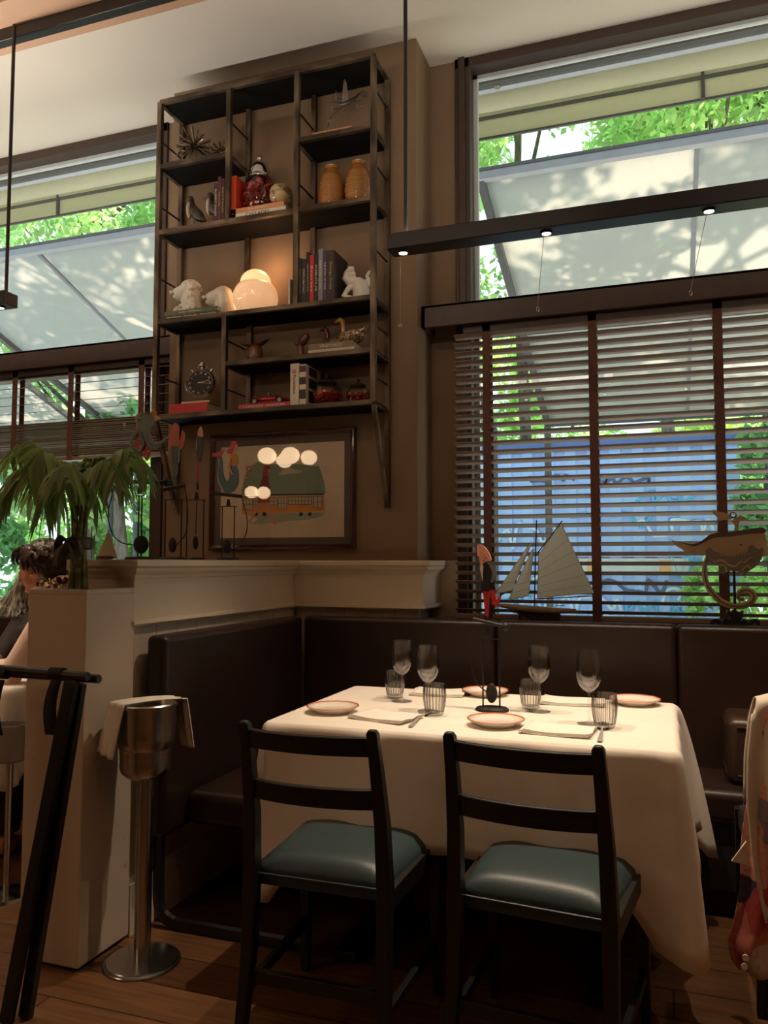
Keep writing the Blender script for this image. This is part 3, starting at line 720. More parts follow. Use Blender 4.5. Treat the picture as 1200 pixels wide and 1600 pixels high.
# potted palm
def palm():
    X0, Y0 = -1.845, 2.165
    root = thing('parlour_palm', 'potted green palm with drooping fronds in the white box', 'plant', (X0, Y0, 1.155))
    M['stem'] = two_tone('palm_stem', (.10, .10, .03), (.26, .27, .09), .5, scale=9, stretch=(1, 1, 3))
    M['frond'] = leafmat('palm_frond', (0.16, 0.26, 0.05), .35)
    rnd = random.Random(12)
    # canes
    for i in range(7):
        a = 2*PI*i/7; r0 = .024
        p = [(X0+math.cos(a)*r0, Y0+math.sin(a)*r0, 1.15), (X0+math.cos(a)*r0*.7, Y0+math.sin(a)*r0*.7, 1.30), (X0+math.cos(a+.4)*r0*.9, Y0+math.sin(a+.4)*r0, 1.44)]
        b = mbx(root).tube(bez(p, 8), [.0095, .0095, .009, .009, .0085, .008, .008, .007, .007], n=8)
        b.build('cane', 'stem', root)
    # fronds: (tip px, tip py, tip depth offset, arch height)
    tips = [(2, 772, -.10, .16), (14, 715, .15, .16), (48, 775, .2, .20), (68, 795, -.15, .20), (88, 780, .25, .22), (40, 740, -.25, .16), (226, 728, .05, .12), (200, 748, .2, .16), (184, 745, -.2, .13), (148, 782, .25, .20), (150, 715, .1, .05), (205, 700, -.1, .07), (100, 730, -.3, .08)]
    for i, (tx, ty, dy, arch) in enumerate(tips):
        tip = at(tx, ty, Y=Y0+dy); a = 2*PI*i/len(tips)*3
        base = Vector((X0+math.cos(a)*.014, Y0+math.sin(a)*.014, 1.40+rnd.uniform(-.02, .03)))
        mid = base.lerp(tip, .5)+Vector((0, 0, arch*.75)); q1 = base.lerp(mid, .5)+Vector((0, 0, .03)); q1.x = base.x+(mid.x-base.x)*.3
        sp = bez([base, q1, mid, mid.lerp(tip, .55)+Vector((0, 0, arch*.30)), tip], 24); n = len(sp)
        b = mbx(root).tube(sp, [.0042*(1-.7*k/n) for k in range(n)], n=6)
        for k in range(int(n*.36), n):
            d = (sp[min(k+1, n-1)]-sp[k-1]).normalized(); side = d.cross(Vector((0, 0, 1)))
            if side.length < .05: side = Vector((1, 0, 0))
            side.normalize(); u = (k-n*.36)/(n*.64); L = (.058+.060*math.sin(PI*min(1, u*.8+.18)))*rnd.uniform(.8, 1.15)
            for sg in ((-1, 1) if k < n-1 else (.15,)):
                dr = (d*(.65+.3*u)+side*sg*rnd.uniform(.5, .9)+Vector((0, 0, -.25-.35*rnd.random()))).normalized()
                wv = dr.cross(Vector((0, 0, 1))); wv = wv.normalized() if wv.length > .01 else Vector((1, 0, 0))
                wv = (wv+Vector((0, 0, rnd.uniform(-.5, .5)))).normalized()
                w = .0105*rnd.uniform(.75, 1.2); P0 = sp[k]; rows = []
                for s_, ww, dz in ((0, .15, 0), (.2, .8, .002), (.45, 1, -.012), (.75, .65, -.045), (1, .03, -.10)):
                    c = P0+dr*(L*s_)+Vector((0, 0, dz*L*7)); rows.append((c-wv*w*ww, c+Vector((0, 0, -.003*ww)), c+wv*w*ww))
                vs = [p for r_ in rows for p in r_]; fs = []
                for q in range(4):
                    for e in range(2): fs.append((q*3+e, q*3+e+1, (q+1)*3+e+1, (q+1)*3+e))
                b._add(vs, fs)
        b.build('frond', 'frond', root)
    # ribbon tied round the canes
    M['ribbon'] = mat('olive_ribbon', (.10, .085, .052), .5, vary=.1)
    rb = mbx(root); z = 1.315
    rb.tube([(X0+math.cos(t)*.037, Y0+math.sin(t)*.037, z) for t in [2*PI*k/20 for k in range(21)]], .011, n=8, sq=1.9)
    rb.build('ribbon', 'ribbon', root)
    for sx, drop in ((-1, .03), (1, .02)):
        c = [(X0, Y0-.04, z), (X0+sx*.03, Y0-.050, z+.018), (X0+sx*.050, Y0-.05, z-.01-drop*.3), (X0+sx*.030, Y0-.048, z-.035), (X0, Y0-.042, z)]
        pts = bez(c, 20); bb = mbx(root); rows = [[p+Vector((0, -.012, .010)), p+Vector((0, .014, -.010))] for p in pts]
        bb.ring_sweep(rows, False, False); bb.build('bow_loop', 'ribbon', root, solid=.0015)
        c = [(X0, Y0-.045, z), (X0+sx*.03, Y0-.06, z-.03), (X0+sx*.045+.01, Y0-.065, z-.08)]
        pts = bez(c, 12); bb = mbx(root); rows = [[p+Vector((-.012, -.003, .004)), p+Vector((.012, .003, -.004))] for p in pts]
        bb.ring_sweep(rows, False, False); bb.build('ribbon_tail', 'ribbon', root, solid=.0015)
palm()

# ------------------------------------------------------------------ banquettes
def rbox(m, x0, x1, y0, y1, z0, z1): return m.box(x0, x1, y0, y1, z0, z1)
bq = thing('banquette', 'dark brown leather banquette running beneath the right window', 'banquette', (.3, 3.2, 0))
for i, (x0, x1) in enumerate(((-1.615, -.70), (-.697, .04), (.043, 1.0), (1.003, 2.2))):
    mbx(bq).box(x0, x1, 3.43, 3.532, .30, 1.0).build('back_panel', 'leather', bq, bevel=.022, segs=4)
for i, (x0, x1) in enumerate(((-1.08, .33), (.333, 2.2))):
    mbx(bq).box(x0, x1, 3.075, 3.43, .33, .45).build('seat', 'leather', bq, bevel=.03, segs=4)
mbx(bq).box(-1.6, 2.2, 3.10, 3.5, .10, .33).build('base', flat('base_dark', (.012, .008, .006), .6), bq, smooth=False)
mbx(bq).box(-1.6, 2.2, 3.14, 3.5, 0, .10).build('plinth', 'base_dark', bq, smooth=False)
bq2 = thing('banquette', 'dark brown leather banquette section along the white partition', 'banquette', (-1.5, 2.9, 0))
mbx(bq2).box(-1.695, -1.612, 2.33, 3.428, .32, 1.0).build('back_panel', 'leather', bq2, bevel=.022, segs=4)
mbx(bq2).box(-1.61, -1.085, 2.46, 3.428, .33, .45).build('seat', 'leather', bq2, bevel=.03, segs=4)
b = mbx(bq2)
b.tube(bez([(-1.672, 2.40, .34), (-1.672, 2.40, .12), (-1.660, 2.40, .055), (-1.62, 2.40, .025), (-1.55, 2.40, .018), (-1.12, 2.40, .018)], 40), .024, n=8, sq=.6)
b.build('frame', 'black', bq2)
cu = thing('bolster_cushion', 'square brown leather bolster cushion on the right banquette', 'cushion', (.40, 3.25, .452))
b = mbx(cu); b.box(.20, .62, 3.16, 3.42, .453, .69); b.build('cover', 'leather2', cu, bevel=.035, segs=5)
b = mbx(cu)
for z in (.486, .658): b.tube([(.202, 3.19, z), (.202, 3.39, z)], .004, n=6).tube([(.235, 3.158, z), (.60, 3.158, z)], .004, n=6)
b.build('piping', 'leather2', cu)

# ------------------------------------------------------------------ chairs
def chair_at(lab, loc, rz):
    """origin at the middle of the seat on the floor; sitter faces +Y"""
    root = thing('dining_chair', lab, 'chair', loc, rz, 'black chairs with teal seats')
    hw = .185
    def post(sx):
        b = MB(); x = sx*hw
        pts = [(x+sx*.012, -.235, 0, .026, .030), (x, -.205, .25, .034, .040), (x, -.195, .44, .036, .044), (x-sx*.004, -.205, .60, .034, .040), (x-sx*.008, -.235, .74, .030, .034), (x-sx*.010, -.262, .835, .028, .028), (x-sx*.010, -.265, .846, .018, .018)]
        rings = [[Vector((px+i*w/2, py+j*d/2, pz)) for i, j in ((-1, -1), (1, -1), (1, 1), (-1, 1))] for px, py, pz, w, d in pts]
        b.ring_sweep(rings); return b
    for sx in (-1, 1): post(sx).build('rear_leg', 'blackwood', root, bevel=.004, ang=50)
    for z0, z1, yy, cv in ((.777, .824, -.245, .030), (.640, .690, -.212, .030)):
        def f(u, v, z0=z0, z1=z1, yy=yy, cv=cv): return Vector((-.176+.352*u, yy-cv*4*u*(1-u)*.9+(0 if v < .5 else 0), z0+(z1-z0)*v))
        n = 14; rings = []
        for i in range(n+1):
            u = i/n; x = -.178+.356*u; y = yy-cv*4*u*(1-u); zz = -.012*4*u*(1-u)*0
            rings.append([Vector((x, y-.010, z0)), Vector((x, y+.010, z0)), Vector((x, y+.006, z1)), Vector((x, y-.014, z1))])
        MB().ring_sweep(rings).build('back_rail', 'blackwood', root, bevel=.003, ang=50)
    for sx in (-1, 1):
        MB().bar((sx*.205, .19, .445), (sx*.21, .205, 0), .036, .036, up=(0, 1, 0), w2=.024, h2=.024).build('front_leg', 'blackwood', root, smooth=False, bevel=.003)
        MB().bar((sx*.192, -.19, .415), (sx*.205, .18, .415), .020, .05).build('side_rail', 'blackwood', root, smooth=False, bevel=.002)
        MB().bar((sx*.192, -.205, .15), (sx*.208, .195, .15), .018, .028).build('side_stretcher', 'blackwood', root, smooth=False, bevel=.002)
    MB().bar((-.185, .19, .415), (.185, .19, .415), .022, .05).build('front_rail', 'blackwood', root, smooth=False, bevel=.002)
    MB().bar((-.18, -.205, .185), (.18, -.205, .185), .020, .034).build('rear_stretcher', 'blackwood', root, smooth=False, bevel=.002)
    # upholstered seat, crowned and softly boxed
    b = MB(); nu, nv = 16, 16; rings = []
    def P_(u, v, top):
        x = (-.5+u)*2; y = (-.5+v)*2
        w = .174+(.205-.174)*v
        e = (1-abs(x)**5)*(1-abs(y)**5)
        px = x*w; py = -.178+.372*v
        return Vector((px, py, (.452+.034*e**.5+.008*math.cos(x*1.4)*math.cos(y*1.3)) if top else .400))
    vs = []; fs = []
    for j in range(nv+1):
        for i in range(nu+1): vs.append(P_(i/nu, j/nv, True))
    for j in range(nv):
        for i in range(nu):
            a = j*(nu+1)+i; fs.append((a, a+1, a+nu+2, a+nu+1))
    edge = [i for i in range(nu+1)]+[(j)*(nu+1)+nu for j in range(1, nv+1)]+[nv*(nu+1)+i for i in range(nu-1, -1, -1)]+[j*(nu+1) for j in range(nv-1, 0, -1)]
    o = len(vs); cx = Vector((0, .01, 0))
    for e in edge: p = vs[e]; vs.append(Vector((p.x*1.03, (p.y-.008)*1.03+.008, .435)))
    o2 = len(vs)
    for e in edge: p = vs[e]; vs.append(Vector((p.x*.99, p.y*.99, .405)))
    L = len(edge)
    for k in range(L):
        q = (k+1) % L; fs.append((edge[k], o+k, o+q, edge[q])); fs.append((o+k, o2+k, o2+q, o+q))
    fs.append(tuple(o2+k for k in range(L)))
    b._add(vs, fs); b.build('seat', 'teal', root, ang=60)
    b = MB().tube([vs[o+k] for k in range(L)]+[vs[o]], .003, n=6); b.build('seat_piping', 'teal', root)
    return root
ch1 = chair_at('black chair with teal seat at the table front left, beside the ice bucket', (-.855, 2.10, 0), R(.5))
ch2 = copy_tree(ch1); ch2.location = (-.298, 2.125, 0); ch2.rotation_euler = (0, 0, R(-5)); ch2['label'] = 'black chair with teal seat at the table front right, its seat shiny'
ch3 = copy_tree(ch1); ch3.location = (.425, 2.725, 0); ch3.rotation_euler = (0, 0, 0); ch3['label'] = 'black chair beneath the cream and floral garments at right edge'

# ------------------------------------------------------------------ table and cloth
TX0, TX1, TY0, TY1, TZ = -1.19, .022, 2.255, 3.03, .75
tb = thing('dining_table', 'dining table for four hidden beneath the white cloth', 'table', (-.585, 2.64, 0))
mbx(tb).box(TX0+.01, TX1-.01, TY0+.01, TY1-.01, .72, .745).build('tabletop', 'blackwood', tb, smooth=False, bevel=.004)
for x in (TX0+.22, TX1-.22):
    mbx(tb).box(x-.03, x+.03, 2.61, 2.67, .03, .72).build('column', 'blackwood', tb, smooth=False, bevel=.004)
    mbx(tb).box(x-.035, x+.035, 2.38, 2.90, 0, .035).build('foot', 'blackwood', tb, smooth=False, bevel=.004)
def tablecloth(name, label, x0, x1, y0, y1, zt, drop, parent=None, over=None, seed=1, folds=1.0, corner=.19):
    """cloth: flat top, hanging skirt with folds, long pointed corners"""
    rg = random.Random(seed); cx, cyy = (x0+x1)/2, (y0+y1)/2
    per = []                    # perimeter samples: point, outward normal, corner weight
    nn = 40; rad = .02
    def side(a, b, nrm, n):
        for i in range(n):
            t = i/n; p = Vector(a).lerp(Vector(b), t); L = (Vector(b)-Vector(a)).length
            dc = min(t, 1-t)*L
            per.append((p, Vector(nrm), max(0, 1-dc/.17)**1.15, t, L))
    def arc(c, a0, n=14):
        for i in range(n):
            a = a0+PI/2*(i/n); nv = Vector((math.cos(a), math.sin(a), 0)); per.append((Vector(c)+nv*rad, nv, 1.0, -1, 0))
    z = zt+.003
    side((x0+rad, y0, z), (x1-rad, y0, z), (0, -1, 0), 60); arc((x1-rad, y0+rad, z), -PI/2)
    side((x1, y0+rad, z), (x1, y1-rad, z), (1, 0, 0), 44); arc((x1-rad, y1-rad, z), 0)
    side((x1-rad, y1, z), (x0+rad, y1, z), (0, 1, 0), 60); arc((x0+rad, y1-rad, z), PI/2)
    side((x0, y1-rad, z), (x0, y0+rad, z), (-1, 0, 0), 44); arc((x0+rad, y0+rad, z), PI)
    n = len(per); ph = [rg.uniform(0, 6) for _ in range(8)]
    rows = []; depth_rows = [0, .006, .016, .03, .06, .1, .16, .23, .31, .4, .5, .6, .7, .8, .9, 1.0]
    vs = []; 
    for ri, dr in enumerate(depth_rows):
        ring = []
        for k, (p, nv, cw, t, L) in enumerate(per):
            arcpos = 2*PI*k/n
            hang = drop+corner*cw+.006*math.sin(arcpos*9+ph[0])
            if t < 0 : aq = (math.atan2(nv.y, nv.x) % (PI/2))/(PI/2); hang = drop+corner*(1.0+.16*(1-abs(2*aq-1)))
            zdown = hang*dr
            e = min(1, zdown/.02); out = .010*math.sin(e*PI/2)
            fold = folds*(.016*math.sin(arcpos*13+ph[1]+2*math.sin(arcpos*3+ph[4]))+.010*math.sin(arcpos*29+ph[2]))*dr**.8*(1-.6*cw)
            # corners: cloth gathers in a fold standing away from the corner
            cor = cw**2*(.085*dr**.7)*(1.35 if p.y > cyy else .62)*(1 if t < 0 else .85)
            tw = 0.0
            tang = Vector((-nv.y, nv.x, 0))
            if t >= 0:
                near = 1 if t > .5 else -1
                tw = near*cw*.03*dr*math.sin(dr*4+ph[3])
            q = p+nv*(out+fold+cor+.035*dr*(1-cw))+tang*tw-Vector((0, 0, max(0, zdown-.004)+ (.003 if dr > 0 else 0)))
            ring.append(q)
        rows.append(ring)
    m = MB(); 
    # top: inner rings scaled toward centre
    inner = []
    for s in (0.0, .35, .7, .92, .985):
        inner.append([Vector((cx+(p.x-cx)*s, cyy+(p.y-cyy)*s, z+.0006*math.sin(p.x*30*s)*math.sin(p.y*21+s*9))) for (p, *_r) in per])
    allr = inner+rows
    m.ring_sweep(allr, True, False)
    o = m.build(name, 'linen', parent, ang=180, solid=.0012)
    return o
cl = tablecloth('tablecloth', None, TX0, TX1, TY0, TY1, TZ, .325, seed=4)
tag(cl, 'long white linen cloth draped over the table for four', 'tablecloth')
TT = TZ+.0045      # height of the cloth surface

# crease marks pressed in the cloth stay subtle; the tableware follows
def plate(x, y, lab):
    root = thing('side_plate', lab, 'plate', (x, y, TT), random.uniform(0, 6), 'white plates with orange rims')
    prof = [(0, .004), (.046, .004), (.050, .003), (.052, .0), (.056, .0), (.058, .004), (.070, .010), (.086, .018), (.0875, .0195), (.086, .0205), (.070, .0135), (.058, .0085), (.050, .0075), (0, .0075)]
    MB().lathe(prof, n=72, flute=12, fl=.006).build('dish', 'porcelain', root, ang=60)
    MB().lathe([(.0835, .0193), (.0882, .0197), (.0885, .0205), (.0870, .0222), (.0830, .0208), (.0835, .0193)], n=72, flute=12, fl=.006).build('rim', 'orange_rim', root, ang=80)
    return root
for px, py, lab in ((520, 1112, 'orange-rimmed plate nearest the left front corner of the table'), (775, 1133, 'orange-rimmed plate in front of the balancing man figure'),
                    (758, 1086, 'orange-rimmed plate at the back, behind the balancing man figure'), (992, 1100, 'orange-rimmed plate at the back right corner of the table')):
    p = at(px, py, Z=TT); plate(p.x, p.y, lab)
def napkin(px, py, rz, lab, w=.20, d=.145, seed=0):
    p = at(px, py, Z=TT); root = thing('folded_napkin', lab, 'napkin', (p.x, p.y, TT), rz, 'folded white napkins')
    rg = random.Random(seed); ph = rg.uniform(0, 6)
    for k in range(3):
        sh = .004*k
        def f(u, v, k=k, sh=sh):
            x = (-.5+u)*(w-.004*k)+sh; y = (-.5+v)*(d-.003*k)
            lift = .006*math.exp(-((1-u)*6))*math.sin(v*5+ph)+.005*math.exp(-(u*7))
            return Vector((x, y, .0015+.0034*k+abs(lift)+.0007*math.sin(u*9+v*7+ph)))
        MB().grid(f, 20, 14).build('linen_fold', 'napkin', root, solid=.0022, ang=180)
    b = MB(); b.tube([(-w/2+.002, y, .0055) for y in (-d/2+.004, 0, d/2-.004)], .0048, n=10)
    b.build('folded_edge', 'napkin', root)
    return root
napkin(603, 1122, R(-14), 'folded napkin at the left front place, beside the spoon', seed=1)
napkin(685, 1084, R(6), 'folded napkin at the back left place, by the bench', seed=2)
napkin(872, 1143, R(-4), 'folded napkin at the right front place, before a wine glass', seed=3)
napkin(893, 1098, R(4), 'folded napkin at the back right place, left of the plate', seed=4, w=.22)
def wine_glass(px, py, lab, s=1.0):
    p = at(px, py, Z=TT); root = thing('wine_glass', lab, 'wine glass', (p.x, p.y, TT), 0, 'empty wine glasses')
    S = lambda prof: [(r*s, z*s) for r, z in prof]
    MB().lathe(S([(0, .0), (.036, .0), (.0365, .0012), (.030, .003), (.012, .0055), (.0050, .010), (.0038, .020), (.0035, .055), (.0036, .082), (.005, .091), (.0060, .0945), (0, .0945)]), n=36).build('foot_and_stem', 'glass_foot', root, ang=60)
    out = [(.0, .094), (.006, .0945), (.016, .100), (.027, .112), (.0345, .128), (.0378, .147), (.0375, .168), (.0350, .192), (.0318, .218)]
    inn = [(.0311, .218), (.0343, .192), (.0368, .168), (.0370, .147), (.0337, .129), (.0262, .1135), (.0155, .102), (.006, .0975), (0, .097)]
    MB().lathe(S(out+inn), n=48, flute=16, fl=.006).build('bowl', 'glass', root, ang=60)
    return root
wine_glass(628, 1096, 'left of the two wine glasses on the left half of the table')
wine_glass(669, 1111, 'right of the two wine glasses on the left, above a tumbler')
wine_glass(843, 1112, 'wine glass at the back right, between two napkins')
wine_glass(921, 1131, 'wine glass at the right front, beside the ribbed tumbler', 1.03)
M['glass_rib'] = crystal('ribbed_smoky_glass', (.58, .58, .56), (.97, .97, .96), 1.6)
def tumbler(px, py, lab, s=1.0):
    p = at(px, py, Z=TT); root = thing('tumbler', lab, 'water glass', (p.x, p.y, TT), 0, 'ribbed water tumblers')
    n = 72; prof_o = [(0, 0), (.024, 0), (.0275, .002), (.031, .018), (.0355, .042), (.0372, .062), (.0362, .080), (.034, .098)]
    prof_i = [(.0325, .098), (.0345, .080), (.0352, .062), (.0335, .042), (.0295, .02), (.026, .011), (0, .0095)]
    b = MB(); rings = []
    for q, (r_, z) in enumerate(prof_o+prof_i):
        amp = .0 if r_ < .01 else (.014 if q < len(prof_o) else .020)
        rings.append([Vector((math.cos(t)*r_*s*(1+amp*math.cos(20*t)), math.sin(t)*r_*s*(1+amp*math.cos(20*t)), z*s)) for t in (2*PI*k/120 for k in range(120))])
    b.ring_sweep(rings, True, False)
    b.build('body', 'glass_rib', root, ang=60)
    b = MB()
    for k in range(20):
        t = 2*PI*(k+.5)/20
        b.tube([(math.cos(t)*r_*s, math.sin(t)*r_*s, z*s) for r_, z in ((.0292, .012), (.0335, .034), (.0354, .058), (.0348, .078), (.0330, .094))], .0008, n=5)
    b.build('dark_ribs', flat('smoke_rib', (.05, .048, .042), .3), root)
    return root
tumbler(617, 1090, 'ribbed tumbler behind the leftmost wine glass')
tumbler(679, 1117, 'ribbed tumbler on the left half, behind the spoon', 1.03)
tumbler(829, 1107, 'ribbed tumbler left of the back right wine glass')
tumbler(945, 1137, 'ribbed tumbler at the right front, behind a spoon', 1.05)
def spoon(a, b_, lab):
    A = at(*a, Z=TT); B = at(*b_, Z=TT); root = thing('spoon', lab, 'spoon', (A.x, A.y, TT), math.atan2(B.y-A.y, B.x-A.x), 'steel spoons')
    L = (B-A).length
    b = MB(); pts = []; 
    rings = []
    for u, w, z in ((0, .0065, .003), (.06, .0075, .0032), (.25, .0055, .005), (.5, .0035, .008), (.64, .003, .009), (.70, .004, .008)):
        x = u*L; rings.append([Vector((x, -w, z)), Vector((x, w, z)), Vector((x, w*.9, z+.0018)), Vector((x, -w*.9, z+.0018))])
    b.ring_sweep(rings); b.build('handle', 'spoon', root, ang=60)
    def f(u, v):
        t = 2*PI*u; r_ = v; x = L*.83+math.cos(t)*r_*L*.17; y = math.sin(t)*r_*.019*(1-.15*math.cos(t))
        return Vector((x, y, .0022+.0075*r_*r_+.001*math.cos(t)))
    b = MB().grid(f, 32, 8); b.build('bowl', 'spoon', root, ang=180, solid=.0012)
    return root
spoon((641, 1137), (668, 1112), 'steel spoon beside the left front napkin')
spoon((937, 1160), (943, 1133), 'steel spoon in front of the right tumbler')
spoon((664, 1078), (650, 1087), 'dark tip of a spoon by the back left napkin')
spoon((858, 1088), (846, 1097), 'spoon end lying by the back right napkin')
# ================================================================== LINEAR PENDANTS
BY, BZ0, BZ1 = 2.60, 2.345, 2.402
def beam(label, x0, x1, spots, rods):
    root = thing('linear_pendant', label, 'pendant light', ((x0+x1)/2, BY, BZ0))
    mbx(root).box(x0, x1, BY-.04, BY+.04, BZ0, BZ1).build('housing', 'black', root, smooth=False, bevel=.003)
    for x in rods: mbx(root).cyl((x, BY, BZ1), (x, BY, 3.60), .0075, n=10).build('suspension_rod', 'black', root)
    for x, cord in spots:
        b = mbx(root); b.lathe([(.016, -.006), (.020, -.006), (.020, .001), (.016, .001), (.016, -.006)], c=(x, BY, BZ0), n=20); b.build('spot_ring', 'black', root)
        mbx(root).ball((x, BY, BZ0-.001), (.0145, .0145, .007), 16, 8).build('spot_lens', M['spot_lens'], root)
        if cord:
            e = at(cord[0], cord[1], Y=BY-.08)
            mbx(root).tube([(x-.004, BY-.02, BZ0), (e.x, e.y, e.z)], .0009, n=5).build('cord', flat('cord_grey', (.30, .26, .22), .5), root)
            mbx(root).tube([(e.x+math.cos(t)*.004, e.y, e.z-.007+math.sin(t)*.008) for t in [2*PI*k/12 for k in range(13)]], .001, n=5).build('cord_ring', 'chrome', root)
    return root
M['spot_lens'] = mat('lit_spot_lens', (1, .9, .8), .3, emis=(1.0, .85, .65), estr=14, vary=.01)
SPX = [at(632, 402, Z=BZ0).x, at(855, 372, Z=BZ0).x, at(1108, 334, Z=BZ0).x]
SPX = [-.845, -.345, .155]
beam('long black linear pendant crossing in front of the right window', -.893, 2.3, [(SPX[0], (625, 505)), (SPX[1], (840, 480)), (SPX[2], (1079, 454)), (.66, None), (1.16, None)], (-.835, 2.0))
beam('black linear pendant end at the left edge of the picture', -5.2, -2.605, [(-2.66, None), (-3.2, None), (-3.8, None)], (-2.632, -4.8))
SPE = 37
for x, e in ((SPX[0], 1), (SPX[1], 1), (SPX[2], 1), (.66, .3), (-2.66, .5), (-3.2, .8), (-3.8, .8)):
    s = lamp('spot_glow', 'SPOT', (x, BY, BZ0-.012), SPE*e, (1.0, 0.77, 0.55), spot_size=R(78), spot_blend=0.55, shadow_soft_size=0.012)
# upward area lamps added on top of the pendants to brighten the ceiling
for x0, x1, e in ((-.85, 2.2, 11), (-5.0, -2.7, 27)):
    l = lamp('added_ceiling_uplight', 'AREA', ((x0+x1)/2, BY, BZ1+.004), e, (1.0, 0.92, 0.82), shape='RECTANGLE', size=x1-x0, size_y=.05)
    l.rotation_euler = (PI, 0, 0)
# ceiling track beneath the soffit
tr_ = thing('ceiling_track', 'black ceiling track fixed under the copper-coloured soffit', 'track', (-2.3, 2.62, 3.6))
mbx(tr_).box(-5.0, 2.2, 2.60, 2.645, 3.545, 3.60).build('rail', 'black', tr_, smooth=False, bevel=.003)

# opal globes of the dining room, mirrored in the picture glass
GL = [(-4.575, 2.564, .115), (-4.269, 2.559, .115), (-4.356, 2.50, .10), (-4.038, 2.525, .10), (-4.83, 2.13, .085), (-4.67, 2.12, .085)]
GLN = ['upper leftmost', 'large upper middle', 'half-hidden upper', 'upper rightmost', 'lower left', 'lower right']
for i, (x, z, r_) in enumerate(GL):
    g = thing('globe_pendant', 'opal glass globe pendant, '+GLN[i]+' of the six mirrored in the picture', 'pendant light', (x, -1.5-.02*i, z), group='globe cluster mirrored in the picture glass')
    MB().ball((0, 0, 0), (r_, r_, r_*.88), 24, 16).build('globe', 'globelamp', g)
    MB().cyl((0, 0, r_*.8), (0, 0, 3.66-z), .004, n=6).build('cord', 'black', g)

# ================================================================== SHELF UNIT
FY, BKY = 3.385, 3.597
XS = [-2.430, -2.020, -1.642, -1.245]       # post centre lines
LV = dict(T=3.650, A=3.300, B=2.953, C=2.481, D=2.231, E=1.989)
su = thing('wall_shelf', 'tall raw-steel and dark board shelf unit hung on the taupe wall', 'shelf', (-1.84, 3.49, 1.989))
PW = .026
def spost(x, z0, z1, y): mbx(su).box(x-PW/2, x+PW/2, y-PW/2, y+PW/2, z0, z1).build('post', 'rust', su, smooth=False, bevel=.002)
for x in (XS[0], XS[3]):
    spost(x, LV['E'], LV['T'], FY); spost(x, 1.515, LV['T'], BKY-PW/2)
spost(XS[1], LV['B'], LV['T'], FY); spost(XS[1], LV['C'], LV['T'], BKY-PW/2)
spost(XS[2], LV['C'], LV['T'], FY); spost(XS[2], LV['C'], LV['T'], BKY-PW/2)
X3 = -2.030
spost(X3, LV['E'], LV['C'], FY); spost(X3-.0+.03, LV['E'], LV['C'], BKY-PW/2)
def sboard(z, x0, x1, nm='shelf_board'):
    mbx(su).box(x0, x1, FY+.010, BKY-.002, z-.008, z+.010).build(nm, 'shelfblack', su, smooth=False)
    mbx(su).box(x0, x1, FY-.012, FY+.011, z-.0115, z+.0115).build('shelf_edge', 'rusth', su, smooth=False, bevel=.0015)
    for x in (x0, x1): mbx(su).box(x-.010, x+.010, FY, BKY-.02, z-.012, z-.004).build('shelf_bearer', 'rusth', su, smooth=False)
sboard(LV['T'], XS[0], XS[3]); sboard(LV['A'], XS[0], XS[1]); sboard(LV['A'], XS[2], XS[3]); sboard(LV['B'], XS[0], XS[3]); sboard(LV['C'], XS[0], XS[3]); sboard(LV['D'], X3, XS[3]); sboard(LV['E'], XS[0], XS[3])
def srod(x, z): mbx(su).cyl((x, FY, z), (x, BKY-.01, z), .0045, n=8).build('side_rod', 'blackmatte', su)
for x, zs in ((XS[0], ((LV['A']+LV['T'])/2-.03, (LV['B']+LV['A'])/2-.03, (LV['C']+LV['B'])/2, (LV['E']+LV['C'])/2-.03)), (XS[3], ((LV['A']+LV['T'])/2+.02, (LV['B']+LV['A'])/2, (LV['C']+LV['B'])/2, (LV['D']+LV['C'])/2, (LV['D']+LV['E'])/2)),
              (XS[1], ((LV['A']+LV['T'])/2, (LV['B']+LV['A'])/2-.04)), (XS[2], ((LV['A']+LV['T'])/2-.02, (LV['B']+LV['A'])/2-.03)), (X3, ((LV['D']+LV['C'])/2, (LV['D']+LV['E'])/2))):
    for z in zs: srod(x, z)
for x in (XS[0], XS[3]):
    mbx(su).bar((x, FY+.004, LV['E']-.01), (x, BKY-.018, 1.53), .022, .022).build('brace', 'rust', su, smooth=False, bevel=.002)

# ================================================================== FRAMED PICTURE
PX0, PX1, PZ0, PZ1 = -2.225, -1.410, 1.316, 1.915
pc = thing('framed_picture', 'framed illustration of a striding woman and an orange tram', 'picture', ((PX0+PX1)/2, YW, (PZ0+PZ1)/2))
YP = YW-.012
b = mbx(pc); fw = .026
def fr(x0, x1, z0, z1, y0, y1): b.box(x0, x1, y0, y1, z0, z1)
prof = [(0, YW-.001), (0, YW-.026), (.004, YW-.032), (.012, YW-.034), (.018, YW-.028), (.026, YW-.022), (.026, YW-.001)]
rings = []
for cx, cz, sx, sz in ((PX0, PZ0, 1, 1), (PX1, PZ0, -1, 1), (PX1, PZ1, -1, -1), (PX0, PZ1, 1, -1), (PX0, PZ0, 1, 1)):
    rings.append([Vector((cx+sx*d, y, cz+sz*d)) for d, y in prof])
b.ring_sweep(rings, True, False); b.build('frame', 'mahogany', pc, ang=30)
mbx(pc).box(PX0+fw-.004, PX1-fw+.004, YP+.002, YW-.001, PZ0+fw-.004, PZ1-fw+.004).build('mount_board', flat('grey_mat', (.11, .095, .088), .9), pc, smooth=False)
IX0, IX1, IZ0, IZ1 = -2.163, -1.472, 1.378, 1.850
mbx(pc).box(IX0, IX1, YP, YP+.002, IZ0, IZ1).build('sheet', flat('art_paper', (.66, .56, .44), .8), pc, smooth=False)
mbx(pc).box(PX0+fw-.002, PX1-fw+.002, YW-.0235, YW-.0215, PZ0+fw-.002, PZ1-fw+.002).build('glass', 'picglass', pc, smooth=False)
